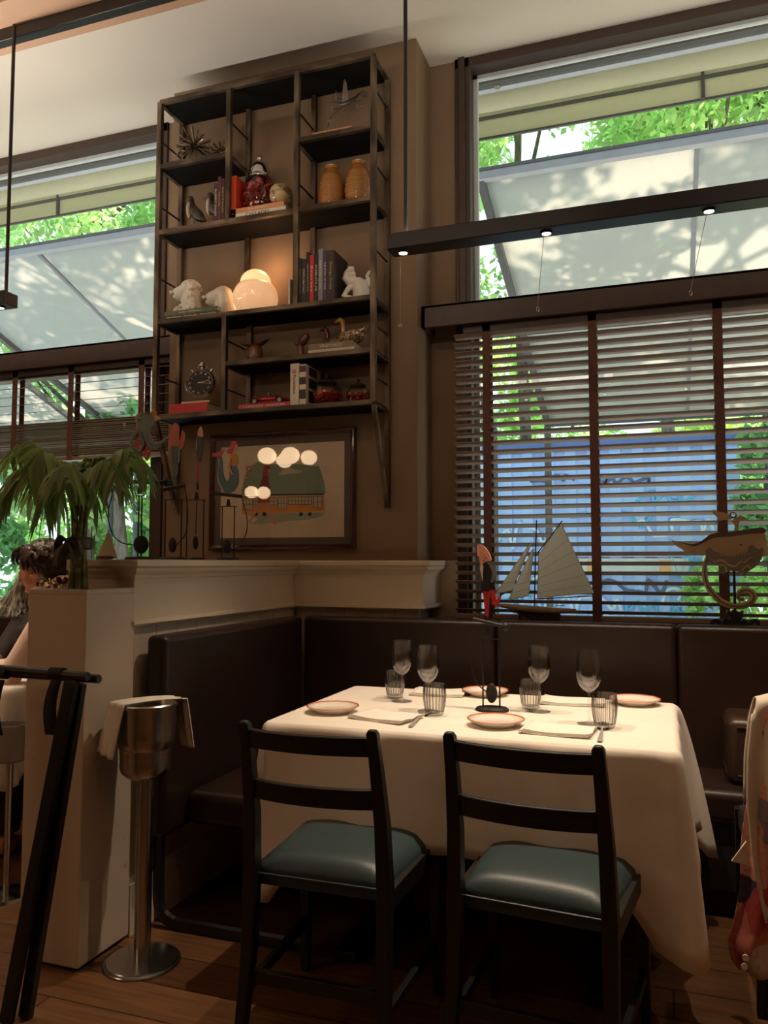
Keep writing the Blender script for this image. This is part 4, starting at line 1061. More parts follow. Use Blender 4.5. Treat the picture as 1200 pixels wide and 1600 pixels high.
# printed picture: flat colour shapes; crop coords (250x200 px window at x4.8)
def PC(cx, cy, k): p = at(320+cx*250/1200, 670+cy*200/960, Y=YP); return Vector((p.x, YP-.0004*k, p.z))
def shape(nm, pts, mt, k): mbx(pc).prism([PC(x, y, k) for x, y in pts], (0, .00035, 0)).build(nm, mt, pc, smooth=False)
def disc(nm, cx, cy, r_, mt, k, n=24): shape(nm, [(cx+r_*math.cos(2*PI*i/n), cy+r_*math.sin(2*PI*i/n)) for i in range(n)], mt, k)
flat('art_green', (.20, .29, .22), .9); flat('art_sage', (.34, .40, .31), .9); flat('art_orange', (.66, .28, .06), .9); flat('art_red', (.40, .05, .04), .9)
flat('art_skin', (.55, .30, .20), .9); flat('art_dark', (.03, .025, .03), .9); flat('art_cloud', (.50, .44, .33), .9); flat('art_tan', (.50, .30, .18), .9); flat('art_maroon', (.20, .04, .05), .9)
shape('backdrop', [(275, 480), (290, 400), (310, 330), (350, 280), (400, 245), (520, 268), (640, 262), (760, 270), (855, 282), (880, 340), (900, 420), (905, 488), (600, 490), (280, 500)], 'art_green', 1)
shape('ground_wash', [(310, 640), (905, 625), (880, 655), (790, 680), (640, 690), (560, 705), (330, 715), (400, 680)], 'art_sage', 1)
shape('cloud', [(555, 345), (590, 305), (625, 280), (660, 300), (690, 310), (740, 320), (700, 335), (640, 335), (600, 345)], 'art_cloud', 2)
shape('tram_roof', [(280, 508), (520, 490), (895, 484), (895, 494), (520, 502), (280, 516)], 'art_dark', 2)
shape('tram_body', [(280, 516), (895, 494), (900, 618), (278, 642)], 'art_orange', 2)
shape('tram_upper', [(284, 518), (895, 496), (895, 568), (284, 590)], 'art_tan', 3)
for i, (x0, x1, z1_) in enumerate(((290, 360, 612), (370, 400, 575), (490, 545, 575), (552, 618, 606), (630, 800, 572), (815, 880, 598))):
    yt = 522-(x0-284)*.036
    shape('tram_window', [(x0, yt+2), (x1, yt), (x1, z1_-4), (x0, z1_)], 'art_cloud', 4)
    nb = max(2, int((x1-x0)/22))
    for k in range(nb+1):
        xx = x0+(x1-x0)*k/nb; shape('glazing_bar', [(xx-1.5, yt+1), (xx+1.5, yt+1), (xx+1.5, z1_-2), (xx-1.5, z1_-2)], 'art_dark', 5)
    for k in (0, .5, 1):
        zz = yt+2+(z1_-yt-6)*k; shape('glazing_bar', [(x0, zz-1), (x1, zz-1), (x1, zz+2), (x0, zz+2)], 'art_dark', 5)
for x in (385, 448, 722, 788): disc('tram_wheel', x, 640, 15, 'art_dark', 3, 16)
disc('street_sign', 332, 300, 22, 'art_red', 2); disc('street_sign_face', 332, 300, 14, 'art_cloud', 3); disc('street_sign', 313, 366, 15, 'art_red', 2); disc('street_sign_face', 313, 366, 9, 'art_cloud', 3)
shape('leg', [(405, 550), (435, 556), (400, 610), (352, 690), (342, 706), (322, 700), (345, 672), (380, 600)], 'art_skin', 6)
shape('leg', [(455, 552), (490, 550), (500, 600), (520, 680), (545, 718), (512, 716), (505, 682), (475, 610)], 'art_skin', 6)
shape('coat', [(438, 350), (478, 352), (480, 400), (498, 470), (508, 490), (484, 492), (485, 552), (404, 556), (412, 480), (405, 440), (425, 395)], 'art_maroon', 7)
shape('skirt', [(404, 515), (484, 510), (486, 552), (402, 558)], 'art_red', 8)
shape('head', [(470, 280), (492, 284), (496, 305), (490, 326), (474, 334), (466, 310)], 'art_skin', 7)
shape('hair', [(442, 300), (455, 270), (482, 266), (492, 280), (474, 288), (476, 346), (436, 350)], 'art_red', 8)
shape('sunglasses', [(474, 288), (494, 286), (493, 300), (476, 302)], 'art_dark', 9)
# ================================================================== THINGS ON THE SHELVES
BT = .0105                                   # shelf top above its level line
def lx(px, py, Y=3.41): return at(px, py, Y=Y).x
def lz(px, py, Y=3.41): return at(px, py, Y=Y).z
def book(lab, px0, px1, level, h, cover, title=None, ink='whiteink', flat_=False, y=3.392, d=.15, t=None, lean=0.0, group=None, page='paper', zoff=0.0, tl=.8, th=.55, cpx=None):
    """upright: px0..px1 is the spine width; flat: px0..px1 is its length along the shelf"""
    pyr = {LV['T']: 120, LV['A']: 230, LV['B']: 330, LV['C']: 480, LV['D']: 545, LV['E']: 632}[level]
    xa, xb = lx(px0, pyr), lx(px1, pyr)
    if flat_: h = xb-xa
    else: t = xb-xa
    z = level+BT+zoff+.0006
    root = thing('book', lab, 'book', (xb, y, z) if flat_ else (xa, y, z), group=group)
    if flat_: root.rotation_euler = (0, R(-90), 0)
    elif lean: root.rotation_euler = (0, lean, 0)
    c = min(.003, t*.12)
    b = MB().box(0, t, 0, c, 0, h).box(0, c, c, d, 0, h).box(t-c, t, c, d, 0, h)
    b.build('cover', cover, root, smooth=False, bevel=.0012)
    MB().box(c, t-c, c, d-.004, .003, h-.003).build('pages', page, root, smooth=False)
    if title:
        L = h*tl; H = min(t*(th if flat_ else th*.75), L/ max(1, len(title))*1.6)
        lettering('lettering', title, ink, root, (t/2, -.0004, h*.5), (0, 0, -1), (1, 0, 0), length=L, height=H)
    return root
bk = lambda n, c, **k: flat('cover_'+n, c, .45, **k)
for n, c in (('dark', (.020, .018, .022)), ('navy', (.020, .025, .05)), ('black', (.012, .011, .012)), ('red', (.50, .02, .025)), ('grey', (.22, .23, .25)), ('purple', (.055, .03, .09)), ('maroon', (.085, .022, .025)),
             ('plum', (.05, .02, .03)), ('orangered', (.55, .05, .015)), ('orange', (.62, .27, .12)), ('white', (.66, .60, .50)), ('green', (.095, .12, .045)), ('olive', (.05, .055, .03)), ('pink', (.55, .05, .10)),
             ('brown', (.22, .16, .10)), ('cream', (.60, .52, .38)), ('blackmat', (.03, .022, .018)), ('multi', (.55, .22, .12))): bk(n, c)
M['cover_multi'] = two_tone('striped_cover', (.60, .12, .16), (.55, .30, .08), .5, scale=5, lo=.47, hi=.52, stretch=(1, 1, 5))
# top left compartment
book('thin black book lying flat beneath the spiky metal sculpture', 262, 337, LV['A'], 0, 'cover_black', 'WALT DISNEY FILM', 'whiteink', True, t=.016, tl=.62)
def starburst(px, py, r_, n, lab, seed, Y=3.47):
    c = at(px, py, Y=Y); root = thing('starburst_sculpture', lab, 'sculpture', tuple(c)); rg = random.Random(seed)
    MB().ball((0, 0, 0), .012, 14, 10).build('hub', 'brass', root)
    b = MB(); k = 0
    for i in range(n):
        zz = 1-2*(i+.5)/n; a = i*2.39996; q = math.sqrt(1-zz*zz); d = Vector((q*math.cos(a), q*math.sin(a), zz)); L = r_*rg.uniform(.85, 1.1)
        lim = .105/abs(d.y) if abs(d.y) > .1 else 9
        L = min(L, lim)
        if c.z+d.z*L < LV['A']+.0285: L = (c.z-LV['A']-.0285)/max(.05, -d.z)
        b.cyl(d*.008, d*L, .0030, n=7)
    b.build('spikes', flat('spike_bronze', (.20, .15, .10), .3, metal=.9), root)
starburst(304, 229, .098, 62, 'large starburst sculpture of metal spikes on the top left shelf', 1)
starburst(345, 238, .060, 40, 'small starburst of metal spikes half hidden by the shelf post', 2, Y=3.50)
# second row left: two carved birds and three upright books
M['carved'] = two_tone('dark_carved_wood', (.028, .018, .012), (.075, .05, .03), .5, scale=18)
def bird(px, lab, flip=1):
    b0 = at(px, 345, Y=3.48); root = thing('bird_figurine', lab, 'figurine', (b0.x, 3.48, LV['B']+BT), 0, 'carved birds on wire legs')
    m = MB()
    m.tube([(-.036, 0, .180), (-.030, 0, .150), (-.014, 0, .120), (.016, 0, .095), (.042, 0, .070), (.062, 0, .058)], [.020, .026, .033, .030, .017, .006], n=14)
    m.ball((-.034, 0, .188), (.020, .019, .021))
    m.build('body', 'carved', root, remesh=.004, smoothit=3)
    MB().tube([(-.050, 0, .188), (-.066, 0, .184), (-.078, 0, .176)], [.007, .004, .001], n=8).build('beak', 'carved', root)
    MB().ball((-.030, -.016, .125), (.013, .022, .045)).build('breast', flat('carved_white', (.50, .42, .32), .5), root).rotation_euler = (0, 0, 0)
    for s in (-.010, .012): MB().cyl((s, 0, 0), (s, 0, .085), .0018, n=6).build('leg', 'blackmatte', root)
    MB().box(-.03, .03, -.02, .02, 0, .006).build('base', 'carved', root, smooth=False)
bird(306, 'carved black and white bird facing left, nearer the shelf end')
bird(337, 'carved black and white bird behind the maroon upright books')
U = 'upright books on the second left shelf'
book('short maroon upright book with pale title, leftmost of three', 337, 342.6, LV['B'], .205, 'cover_plum', 'ALBERT PALEY', 'whiteink', d=.12, tl=.7)
book('tall plum upright book in the middle of three', 342.8, 347.8, LV['B'], .235, 'cover_maroon', 'TRAVEL', 'goldink', d=.12, tl=.35)
book('maroon upright book with a gold title beside the shelf post', 348.2, 353.2, LV['B'], .222, 'cover_plum', 'SOTTSASS', 'goldink', d=.12, tl=.6)
book('bright orange-red upright book beside the candy jar', 362, 371.5, LV['B'], .225, 'cover_orangered', None, d=.19)
book('white book titled CYCLADES lying at the bottom of the stack', 362, 449, LV['B'], 0, 'cover_white', 'CYCLADES', 'ink', True, t=.027, tl=.42, th=.62)
book('orange book lying on top of the white CYCLADES book', 363.5, 446, LV['B'], 0, 'cover_orange', 'Slow Escapes', 'whiteink', True, t=.025, zoff=.0275, tl=.35)
def candy_jar(px, py, r_, hb, lab, level, chrome, Y=3.49, fl=0, low=1.0, zoff=0.0):
    c = at(px, py, Y=Y); z0 = level+BT+zoff+.001
    root = thing('candy_jar', lab, 'jar', (c.x, Y, z0))
    pr = [(.0, .0), (r_*.45, 0), (r_*.62, hb*.06), (r_*.88, hb*.25), (r_, hb*.50), (r_*.95, hb*.72), (r_*.75, hb*.92), (r_*.60, hb)]
    inn = [(r_*.57, hb), (r_*.72, hb*.91), (r_*.92, hb*.72), (r_*.97, hb*.50), (r_*.85, hb*.26), (r_*.58, hb*.09), (0, hb*.05)]
    MB().lathe(pr+inn, n=48, flute=fl, fl=.03 if fl else 0).build('bowl', 'jar_glass', root, ang=60)
    rg = random.Random(int(px)); b = MB()
    for i in range(230):
        a = rg.uniform(0, 2*PI); h_ = rg.uniform(.10, .84 if chrome else .62)*hb*low
        rr = np.interp(h_/hb, [0, .1, .25, .5, .72, .92], [.3, .55, .80, .90, .84, .62])*r_*rg.choice((.93, .9, .8, .6))
        s = r_*.13*rg.uniform(.7, 1.2); v = [Vector((rg.gauss(0, 1), rg.gauss(0, 1), rg.gauss(0, 1))).normalized() for _ in range(2)]
        w = v[0].cross(v[1]).normalized(); v1 = w.cross(v[0]); b.obox((math.cos(a)*rr, math.sin(a)*rr, h_+s*.3), v[0]*s, v1*s*.5, w*s*.38)
    tag(b.build('candies', M['candy_mix'], root, smooth=False), kind='stuff')
    if chrome:
        MB().lathe([(r_*.63, hb*.97), (r_*.65, hb*1.0), (r_*.62, hb*1.06), (r_*.58, hb*1.16), (r_*.44, hb*1.27), (r_*.2, hb*1.335), (r_*.06, hb*1.35), (r_*.06, hb*1.37), (r_*.13, hb*1.39), (r_*.16, hb*1.43), (r_*.10, hb*1.475), (0, hb*1.49)], n=40).build('lid', 'chrome', root, ang=50)
    else:
        MB().lathe([(r_*.60, hb*1.0), (r_*.66, hb*1.02), (r_*.60, hb*1.10), (r_*.35, hb*1.20), (r_*.12, hb*1.26), (r_*.08, hb*1.32), (r_*.16, hb*1.38), (r_*.09, hb*1.46), (0, hb*1.5)], n=40, flute=fl, fl=.03 if fl else 0).build('lid', M['lid_glass'], root, ang=50)
M['lid_glass'] = mat('dark_glass_lid', (.05, .035, .03), .06, coat=1.0)
M['candy_mix'] = mat('red_candies', (.40, .025, .015), .3, vary=.75, scale=26, coat=.5)
candy_jar(405, 330, .094, .245, 'large glass jar of red candies with a chrome domed lid', LV['B'], True, Y=3.497, zoff=.0)
gl = at(440, 292, Y=3.447)
g = thing('globe', 'small antique cream globe resting on the stacked orange book', 'globe', (gl.x-.002, 3.445, LV['B']+BT+.0535))
M['globe_map'] = two_tone('old_map_globe', (.16, .10, .045), (.50, .36, .17), .35, scale=22, lo=.42, hi=.5, coat=.4)
MB().ball((0, 0, .058), .058, 32, 20).build('ball', 'globe_map', g)
b = MB()
for k in range(3): b.tube([(math.cos(t)*.0585, math.sin(t)*.0585*math.cos(k*1.05), .058+math.sin(t)*.0585*math.sin(k*1.05)) for t in [2*PI*i/40 for i in range(41)]], .0006, n=4)
b.build('meridian', 'ink', g)
MB().lathe([(0, 0), (.025, 0), (.027, .003), (.012, .007), (0, .008)], n=24).build('foot', 'brass', g)
# top right: model plane on a curved stand over a flat book
book('colourful flat book titled in France beneath the model plane', 489, 553, LV['A'], 0, 'cover_multi', 'BEST IN FRANCE 2024', 'cream', True, t=.020, tl=.85)
def plane():
    root = thing('model_plane', 'silver model propeller plane on a curved wire stand', 'model plane', tuple(at(541, 158, Y=3.50)))
    def L(cx, cy, dy=0): return at(455+cx*.1437, 100+cy*.1437, Y=3.50+dy)-Vector(root.location)
    al = flat('plane_silver', (.34, .33, .33), .25, metal=.85)
    MB().tube([L(765, 300, .07), L(700, 370, .04), L(620, 420, .0), L(560, 440, -.04), L(520, 445, -.06)], [.003, .008, .0115, .011, .004], n=14).build('fuselage', al, root)
    for nm, p0, p1, w in (('wing', L(590, 420), L(583, 165, -.02), .030), ('wing', L(610, 420, .0), L(365, 412, -.04), .032), ('wing', L(620, 415, .01), L(785, 395, .06), .030)):
        rings = []
        d = (p1-p0); ch = Vector((.15, .9, .25)).normalized() if abs(d.z) < .03 else Vector((1, .4, .1)).normalized(); nn = d.cross(ch).normalized()
        for u, s in ((0, 1), (.5, .8), (.9, .5), (1, .2)):
            c = p0.lerp(p1, u); rings.append([c-ch*w*s*.5, c+nn*.0022*s, c+ch*w*s*.5, c-nn*.0022*s])
        MB().ring_sweep(rings).build(nm, al, root, ang=30)
    MB().bar(L(768, 290, .07), L(790, 350, .075), .022, .002, up=(0, 1, .3)).build('tail', al, root)
    for cx, cy in ((520, 318), (520, 372), (480, 490), (750, 468)):
        a = L(cx+40, cy, .0); c = L(cx-25, cy, -.025)
        MB().tube([a, c], [.0055, .004], n=10).build('engine', al, root)
        q = L(cx-32, cy, -.027); MB().bar(q+Vector((0, 0, .013)), q-Vector((0, 0, .013)), .003, .0012).build('propeller', al, root)
    MB().tube(bez([L(590, 430), L(520, 500), L(445, 570), L(410, 640), L(400, 690, -.02)], 20), .0022, n=8).build('stand', 'chrome', root)
plane()
# two amber vases
def vase(px, top_py, r_, h, lab, Y=3.48):
    c = at(px, 305, Y=Y); root = thing('amber_vase', lab, 'vase', (c.x, Y, LV['B']+BT+.0005), 0, 'ribbed amber vases')
    pr = [(0, 0), (r_*.86, 0), (r_*.90, .004), (r_*.97, h*.22), (r_, h*.38), (r_*.95, h*.58), (r_*.80, h*.76), (r_*.60, h*.88), (r_*.50, h*.93), (r_*.50, h*.96), (r_*.54, h), (r_*.48, h), (r_*.44, h*.94), (r_*.5, h*.9), (0, h*.88)]
    fine = []
    for i in range(len(pr)-1):
        n_ = 10 if 3 <= i < 7 else 2
        for k in range(n_):
            u = k/n_; a, b_ = pr[i], pr[i+1]
            rr = a[0]+(b_[0]-a[0])*u; zz = a[1]+(b_[1]-a[1])*u
            if 2 <= i < 5: rr += .0007*math.sin(zz*900)
            fine.append((rr, zz))
    fine.append(pr[-1])
    MB().lathe(fine, n=48).build('body', 'amber', root, ang=60)
vase(518, 247, .068, .226, 'left amber vase with fine throwing ridges')
vase(560, 239, .068, .226, 'right amber vase beside the shelf end post')
# row C left: dog heads, books, lamp
book('dark lower book of the pair beneath the curly dog head', 260, 345, LV['C'], 0, 'cover_olive', 'Wolfgang  Weileder  Kunsthalle', 'cream', True, t=.018, tl=.9)
book('green upper book of the pair beneath the curly dog head', 260, 342, LV['C'], 0, 'cover_green', 'Leon Spilliaert', 'whiteink', True, t=.024, zoff=.0185, tl=.42)

def doghead(px, lab, curly, zo, s=1.0, Y=3.475):
    c = at(px, 480, Y=Y); root = thing('ceramic_dog_head', lab, 'figurine', (c.x, Y, LV['C']+BT+zo+.001)); rg = random.Random(int(px)); m = MB()
    V = lambda x, y, z: (x*s, y*s, z*s)
    m.tube([V(.02, .005, 0), V(.012, .0, .05), V(.0, 0, .10)], [.048*s, .046*s, .048*s], n=18)
    m.ball(V(-.002, -.005, .105), (.047*s, .045*s, .042*s))
    m.tube([V(-.01, -.012, .100), V(-.038, -.025, .090), V(-.056, -.034, .084)], [.040*s, .034*s, .028*s], n=16)
    m.ball(V(-.068, -.046, .096), .0095*s); m.ball(V(-.045, -.032, .078), (.022*s, .016*s, .012*s))
    if curly:
        for i in range(70):
            a = rg.uniform(0, 2*PI); e = rg.uniform(.15, 1.5)
            p = Vector((math.cos(a)*math.cos(e)*.045+.008, math.sin(a)*math.cos(e)*.045, .112+math.sin(e)*.040))
            if p.x > -.03: m.ball(p*s, .0095*s, 8, 6)
        for sy, sx in ((-1, 1), (1, .6)):
            for i in range(34):
                z = rg.uniform(.008, .115); m.ball(V(.030*sx+rg.uniform(-.016, .022), sy*.040+rg.uniform(-.012, .008), z), .0115*s, 8, 6)
        for i in range(12): m.ball(V(-.05+rg.uniform(-.014, .014), -.005+rg.uniform(-.02, .02), rg.uniform(.008, .045)), .011*s, 8, 6)
    else:
        for sy in (-1, 1): m.tube([V(.015, sy*.038, .128), V(.030, sy*.052, .100), V(.036, sy*.054, .055), V(.032, sy*.05, .012)], [.014*s, .021*s, .024*s, .014*s], n=12)
        m.ball(V(-.028, -.034, .118), .006*s)
        m.tube([V(.0, 0, .135), V(.0, 0, .148)], [.035*s, .018*s])
    m.build('head', 'ceramic_matte', root, remesh=.0028*s, smoothit=2 if curly else 5)
    for sy in (-1, 1): MB().ball(V(-.034, sy*.026-.008, .115), .0045*s, 10, 8).build('eye', 'ceramic_matte', root)
doghead(296, 'white ceramic curly poodle head standing on the green books', True, .043, 1.12, Y=3.465)
doghead(349, 'white ceramic smooth-eared dog head beside the glowing lamp', False, 0, 1.22, Y=3.51)
lc = at(399, 480, Y=3.478)
lp = thing('table_lamp', 'glowing white glass mushroom lamp of two stacked globes', 'lamp', (lc.x, 3.478, LV['C']+BT+.001))
pr = [(.066, 0)]+[(math.sin(t)*.1135, .086-math.cos(t)*.1055) for t in [R(36)+R(100)*k/22 for k in range(1, 23)]]
MB().lathe([(0, 0)]+pr, n=56).build('lower_globe', 'lampglass', lp, ang=60)
MB().lathe([(.0, .12), (.070, .160)]+[(math.cos(t)*.078, .163+math.sin(t)*.070) for t in [R(90)*k/16 for k in range(17)]], n=56).build('upper_dome', 'lampglass2', lp, ang=60)
lamp('lamp_glow', 'POINT', (lc.x-.05, 3.575, LV['C']+.15), 1.3, (1.0, .52, .24), shadow_soft_size=.03)
lamp('lamp_glow', 'POINT', (lc.x+.06, 3.50, LV['C']+.29), .7, (1.0, .55, .28), shadow_soft_size=.05)
book('thin pale pamphlet standing by the post beside the lamp', 451.5, 454.5, LV['C'], .135, 'cover_white', None, d=.13, y=3.40)
book('small cream book lying flat to the right of the lamp', 434, 450, LV['C'], 0, 'cover_cream', None, flat_=True, t=.024, y=3.46, d=.10)
# row C right: upright books
U = 'upright books beside the white acrobat figure'
for lab, p0, p1, hpx, cv, ti, ink in (
    ('slim dark paperback leftmost in the upright row by the post', 465.3, 469.3, (270, 745), 'cover_dark', 'PLAYBOY', 'whiteink'),
    ('dark spotted book second from the post', 469.6, 473.2, (255, 740), 'cover_blackmat', 'Gastronomie', 'goldink'),
    ('dark blue book with white title third from the post', 473.5, 480, (262, 735), 'cover_navy', 'MONTE CARLO RALLY', 'whiteink'),
    ('black hardback left of the bright red book', 480.4, 485.6, (190, 728), 'cover_black', 'ARCHITECTURE', 'goldink'),
    ('bright red upright book among dark spines', 486, 492.4, (218, 722), 'cover_red', 'Stories', 'whiteink'),
    ('black book titled CIRCUS right of the red book', 492.8, 499, (205, 712), 'cover_black', 'CIRCUS', 'whiteink'),
    ('tall pale grey upright book, tallest of the row', 499.4, 506.5, (150, 705), 'cover_grey', 'Rudolf Staffel Ceramics', 'whiteink'),
    ('purple book titled THE STORY OF WINE', 507, 512.6, (168, 698), 'cover_purple', 'THE STORY OF WINE', 'whiteink'),
    ('thick black book with gold script ending the upright row', 513, 524, (165, 690), 'cover_blackmat', 'George Grosz', 'goldink')):
    h = (hpx[1]-hpx[0])*.1417*.00328
    book(lab, p0, p1, LV['C'], h, cv, ti, ink, d=.17 if p1 > 520 else .15, group=U, tl=.55, th=.6)
def acrobat():
    c = at(560, 462, Y=3.50); root = thing('acrobat_figurine', 'white glazed figurine of a headless acrobat standing upside down', 'figurine', (c.x, 3.50, LV['C']+BT+.001)); s = .00328*.1417
    def L(cx, cy, dy=0): return Vector(((cx-775)*s, dy, (665-cy)*s))
    m = MB()
    m.tube([L(805, 665), L(805, 600), L(810, 530), L(790, 460), L(750, 415)], [.038, .041, .043, .041, .030], n=18)
    m.tube([L(760, 430, -.01), L(690, 430, -.025), L(655, 390, -.03), L(680, 360, -.03), L(760, 345, -.02)], [.027, .024, .019, .015, .010], n=12)
    m.tube([L(655, 400, -.03), L(668, 345, -.03), L(715, 300, -.03), L(750, 300, -.028)], [.016, .015, .018, .012], n=12)
    m.tube([L(800, 430, .01), L(850, 435, .02), L(888, 450, .02), L(880, 400, .02), L(850, 352, .02), L(868, 330, .02), L(888, 298, .02)], [.024, .018, .015, .012, .0085, .009, .005], n=12)
    m.tube([L(730, 470, -.02), L(690, 510, -.035), L(640, 590, -.04), L(690, 600, -.035), L(722, 600, -.03), L(730, 655, -.03)], [.016, .014, .0125, .012, .011, .009], n=12)
    m.build('figure', 'porcelain', root, remesh=.003, smoothit=4)
acrobat()
# row D: wooden vases, ducks, books
def horned(px, lab, s=1.0, Y=3.49, narrow=1.0):
    c = at(px, 555, Y=Y); root = thing('wooden_horned_vase', lab, 'vase', (c.x, Y, LV['D']+BT+.0005)); m = MB()
    wd = M.get('redwood') or M.setdefault('redwood', two_tone('red_brown_wood', (.085, .030, .015), (.17, .062, .028), .35, scale=7, stretch=(3, 3, 1), coat=.3))
    m.lathe([(0, 0), (.032*s, 0), (.038*s, .02*s), (.043*s, .055*s), (.040*s, .080*s), (.030*s, .098*s), (0, .10*s)], n=32)
    m.build('body', wd, root, ang=60)
    rings = []
    for k in range(17):
        u = k/16*2-1; x = u*.088*s*narrow; z = (.100+.026*u*u+(.006*u))*s; w = (1-abs(u)**2.2)*.024*s+.002; hh = (1-abs(u)**2)*.008*s+.0015
        rings.append([Vector((x, w*math.cos(t), z+hh*math.sin(t))) for t in [2*PI*q/12 for q in range(12)]])
    MB().ring_sweep(rings).build('horns', wd, root, ang=60)
horned(398, 'squat wooden vase with wide upturned horns on its top')
def carved_tall():
    c = at(470, 550, Y=3.50); root = thing('wooden_carving', 'slim dark wooden carving with a leaf-shaped head', 'sculpture', (c.x, 3.50, LV['D']+BT+.0005)); wd = M['redwood']
    m = MB().tube([(0, 0, 0), (0, 0, .06), (-.003, 0, .085)], [.022, .016, .014], n=14)
    m.tube([(-.004, 0, .075), (.012, 0, .10), (.030, 0, .128), (.036, 0, .142)], [.013, .024, .020, .006], n=14)
    m.tube([(-.004, 0, .08), (-.026, 0, .096), (-.034, 0, .106)], [.012, .011, .004], n=12)
    m.build('body', wd, root, remesh=.0035, smoothit=3)
carved_tall()
book('cream lower book of the pair beneath the duck', 484, 556, LV['D'], 0, 'cover_white', 'CHATEAUX OF THE LOIRE', 'goldink', True, t=.019, tl=.8)
book('brown upper book titled VINEYARDS beneath the duck', 484.5, 554, LV['D'], 0, 'cover_brown', 'VINEYARDS', 'whiteink', True, t=.028, zoff=.0195, tl=.5)
def duck(px, py, lab, bodym, headm, s=1.0, zo=0, Y=3.47):
    c = at(px, py, Y=Y); root = thing('duck_figurine', lab, 'figurine', (c.x, Y, LV['D']+BT+zo+.001)); V = lambda x, y, z: (x*s, y*s, z*s)
    m = MB(); m.ball(V(.012, 0, .028), (.058*s, .030*s, .028*s)); m.ball(V(-.020, 0, .032), (.026*s, .024*s, .026*s))
    m.tube([V(.03, 0, .035), V(.065, 0, .058), V(.078, 0, .070)], [.022*s, .013*s, .004*s], n=12)
    m.build('body', bodym, root, remesh=.003, smoothit=3)
    m = MB().tube([V(-.028, 0, .045), V(-.026, 0, .070), V(-.030, 0, .098), V(-.040, 0, .106), V(-.052, 0, .102), V(-.066, 0, .098)], [.012*s, .0095*s, .011*s, .012*s, .008*s, .002*s], n=12)
    m.build('neck_and_head', headm, root, ang=80)
    for sy in (-1, 1): MB().ball(V(.022, sy*.025, .036), (.036*s, .008*s, .018*s)).build('wing', bodym, root)
M['duckb'] = two_tone('speckled_duck_glaze', (.12, .075, .035), (.42, .30, .16), .2, scale=95, coat=.5)
M['duckdark'] = two_tone('dark_duck_glaze', (.07, .04, .022), (.16, .10, .05), .3, scale=80, coat=.4)
duck(546, 535, 'speckled duck figurine with yellow neck on the vineyard book', 'duckb', flat('duck_yellow', (.36, .20, .03), .2, coat=.5), 1.18, .0480, 3.462)
duck(520, 540, 'dark duck figurine with red neck, behind the speckled duck', 'duckdark', flat('duck_red', (.12, .02, .015), .25), 1.08, .0480, 3.535)
# row E: clock, car, books, jars
def books_clock():
    book('thick red book lying flat beneath the round clock', 268, 327, LV['E'], 0, 'cover_red', None, flat_=True, t=.052, d=.14)
    book('thin cream book on top of the red one, beneath the clock', 283, 327, LV['E'], 0, 'cover_cream', None, flat_=True, t=.012, d=.12, zoff=.0525, y=3.41)
    c = at(311.5, 599, Y=3.44); root = thing('desk_clock', 'round steel stopwatch-style desk clock with black face', 'clock', (c.x, 3.452, c.z))
    r_ = .078; root.rotation_euler = (R(-12), 0, R(10))
    MB().lathe([(0, -.018), (r_*.9, -.018), (r_*1.0, -.010), (r_*1.03, .004), (r_*1.0, .012), (r_*.93, .018), (r_*.90, .016), (r_*.88, .011), (0, .011)], n=56).build('case', 'steel', root, ang=50)
    cs = root.children[-1]; cs.rotation_euler = (R(90), 0, 0)
    f_ = MB().cyl((0, -.0112, 0), (0, -.0125, 0), r_*.86, n=48).build('face', 'ink', root, ang=40)
    rm = ['XII', 'I', 'II', 'III', 'IV', 'V', 'VI', 'VII', 'VIII', 'IX', 'X', 'XI']
    for i in range(12):
        a = PI/2-2*PI*i/12; ps = Vector((math.cos(a)*r_*.70, -.0127, math.sin(a)*r_*.70)); up = Vector((math.cos(a), 0, math.sin(a)))
        rt = up.cross(Vector((0, 1, 0)))
        lettering('numeral', rm[i], 'whiteink', root, ps, -up.cross(Vector((0, -1, 0))) if False else Vector((math.sin(a), 0, -math.cos(a))), up, height=.0105, length=.004+.0032*len(rm[i]))
    for i in range(60):
        pass
    for a, L, w in ((R(14), .050, .004), (R(-6), .062, .003)):
        MB().bar((-math.cos(a)*.01, -.0145, -math.sin(a)*.01), (math.cos(a)*L, -.0145, math.sin(a)*L), .0012, w, up=(-math.sin(a), 0, math.cos(a)), h2=w*.5).build('hand', 'whiteink', root, smooth=False)
    MB().cyl((0, -.0125, 0), (0, -.0165, 0), .004, n=12).build('hub', 'steel', root)
    MB().cyl((0, 0, r_), (0, 0, r_+.022), .009, n=14).cyl((0, 0, r_+.016), (0, 0, r_+.036), .015, .013, n=16).build('crown', 'steel', root)
    MB().tube([(math.cos(t)*.022, 0, r_+.016+math.sin(t)*.019) for t in [2*PI*k/24 for k in range(25)]], .0028, n=6).build('bow_ring', 'steel', root)
    for sx in (-1, 1): MB().cyl((sx*.045, 0, .064), (sx*.054, 0, .078), .006, n=12).build('pusher', 'steel', root)
books_clock()
book('pinkish-red London book lying flat beneath the toy car', 375.5, 455.5, LV['E'], 0, 'cover_pink', 'LONDON  FASHION', 'whiteink', True, t=.023, tl=.8)
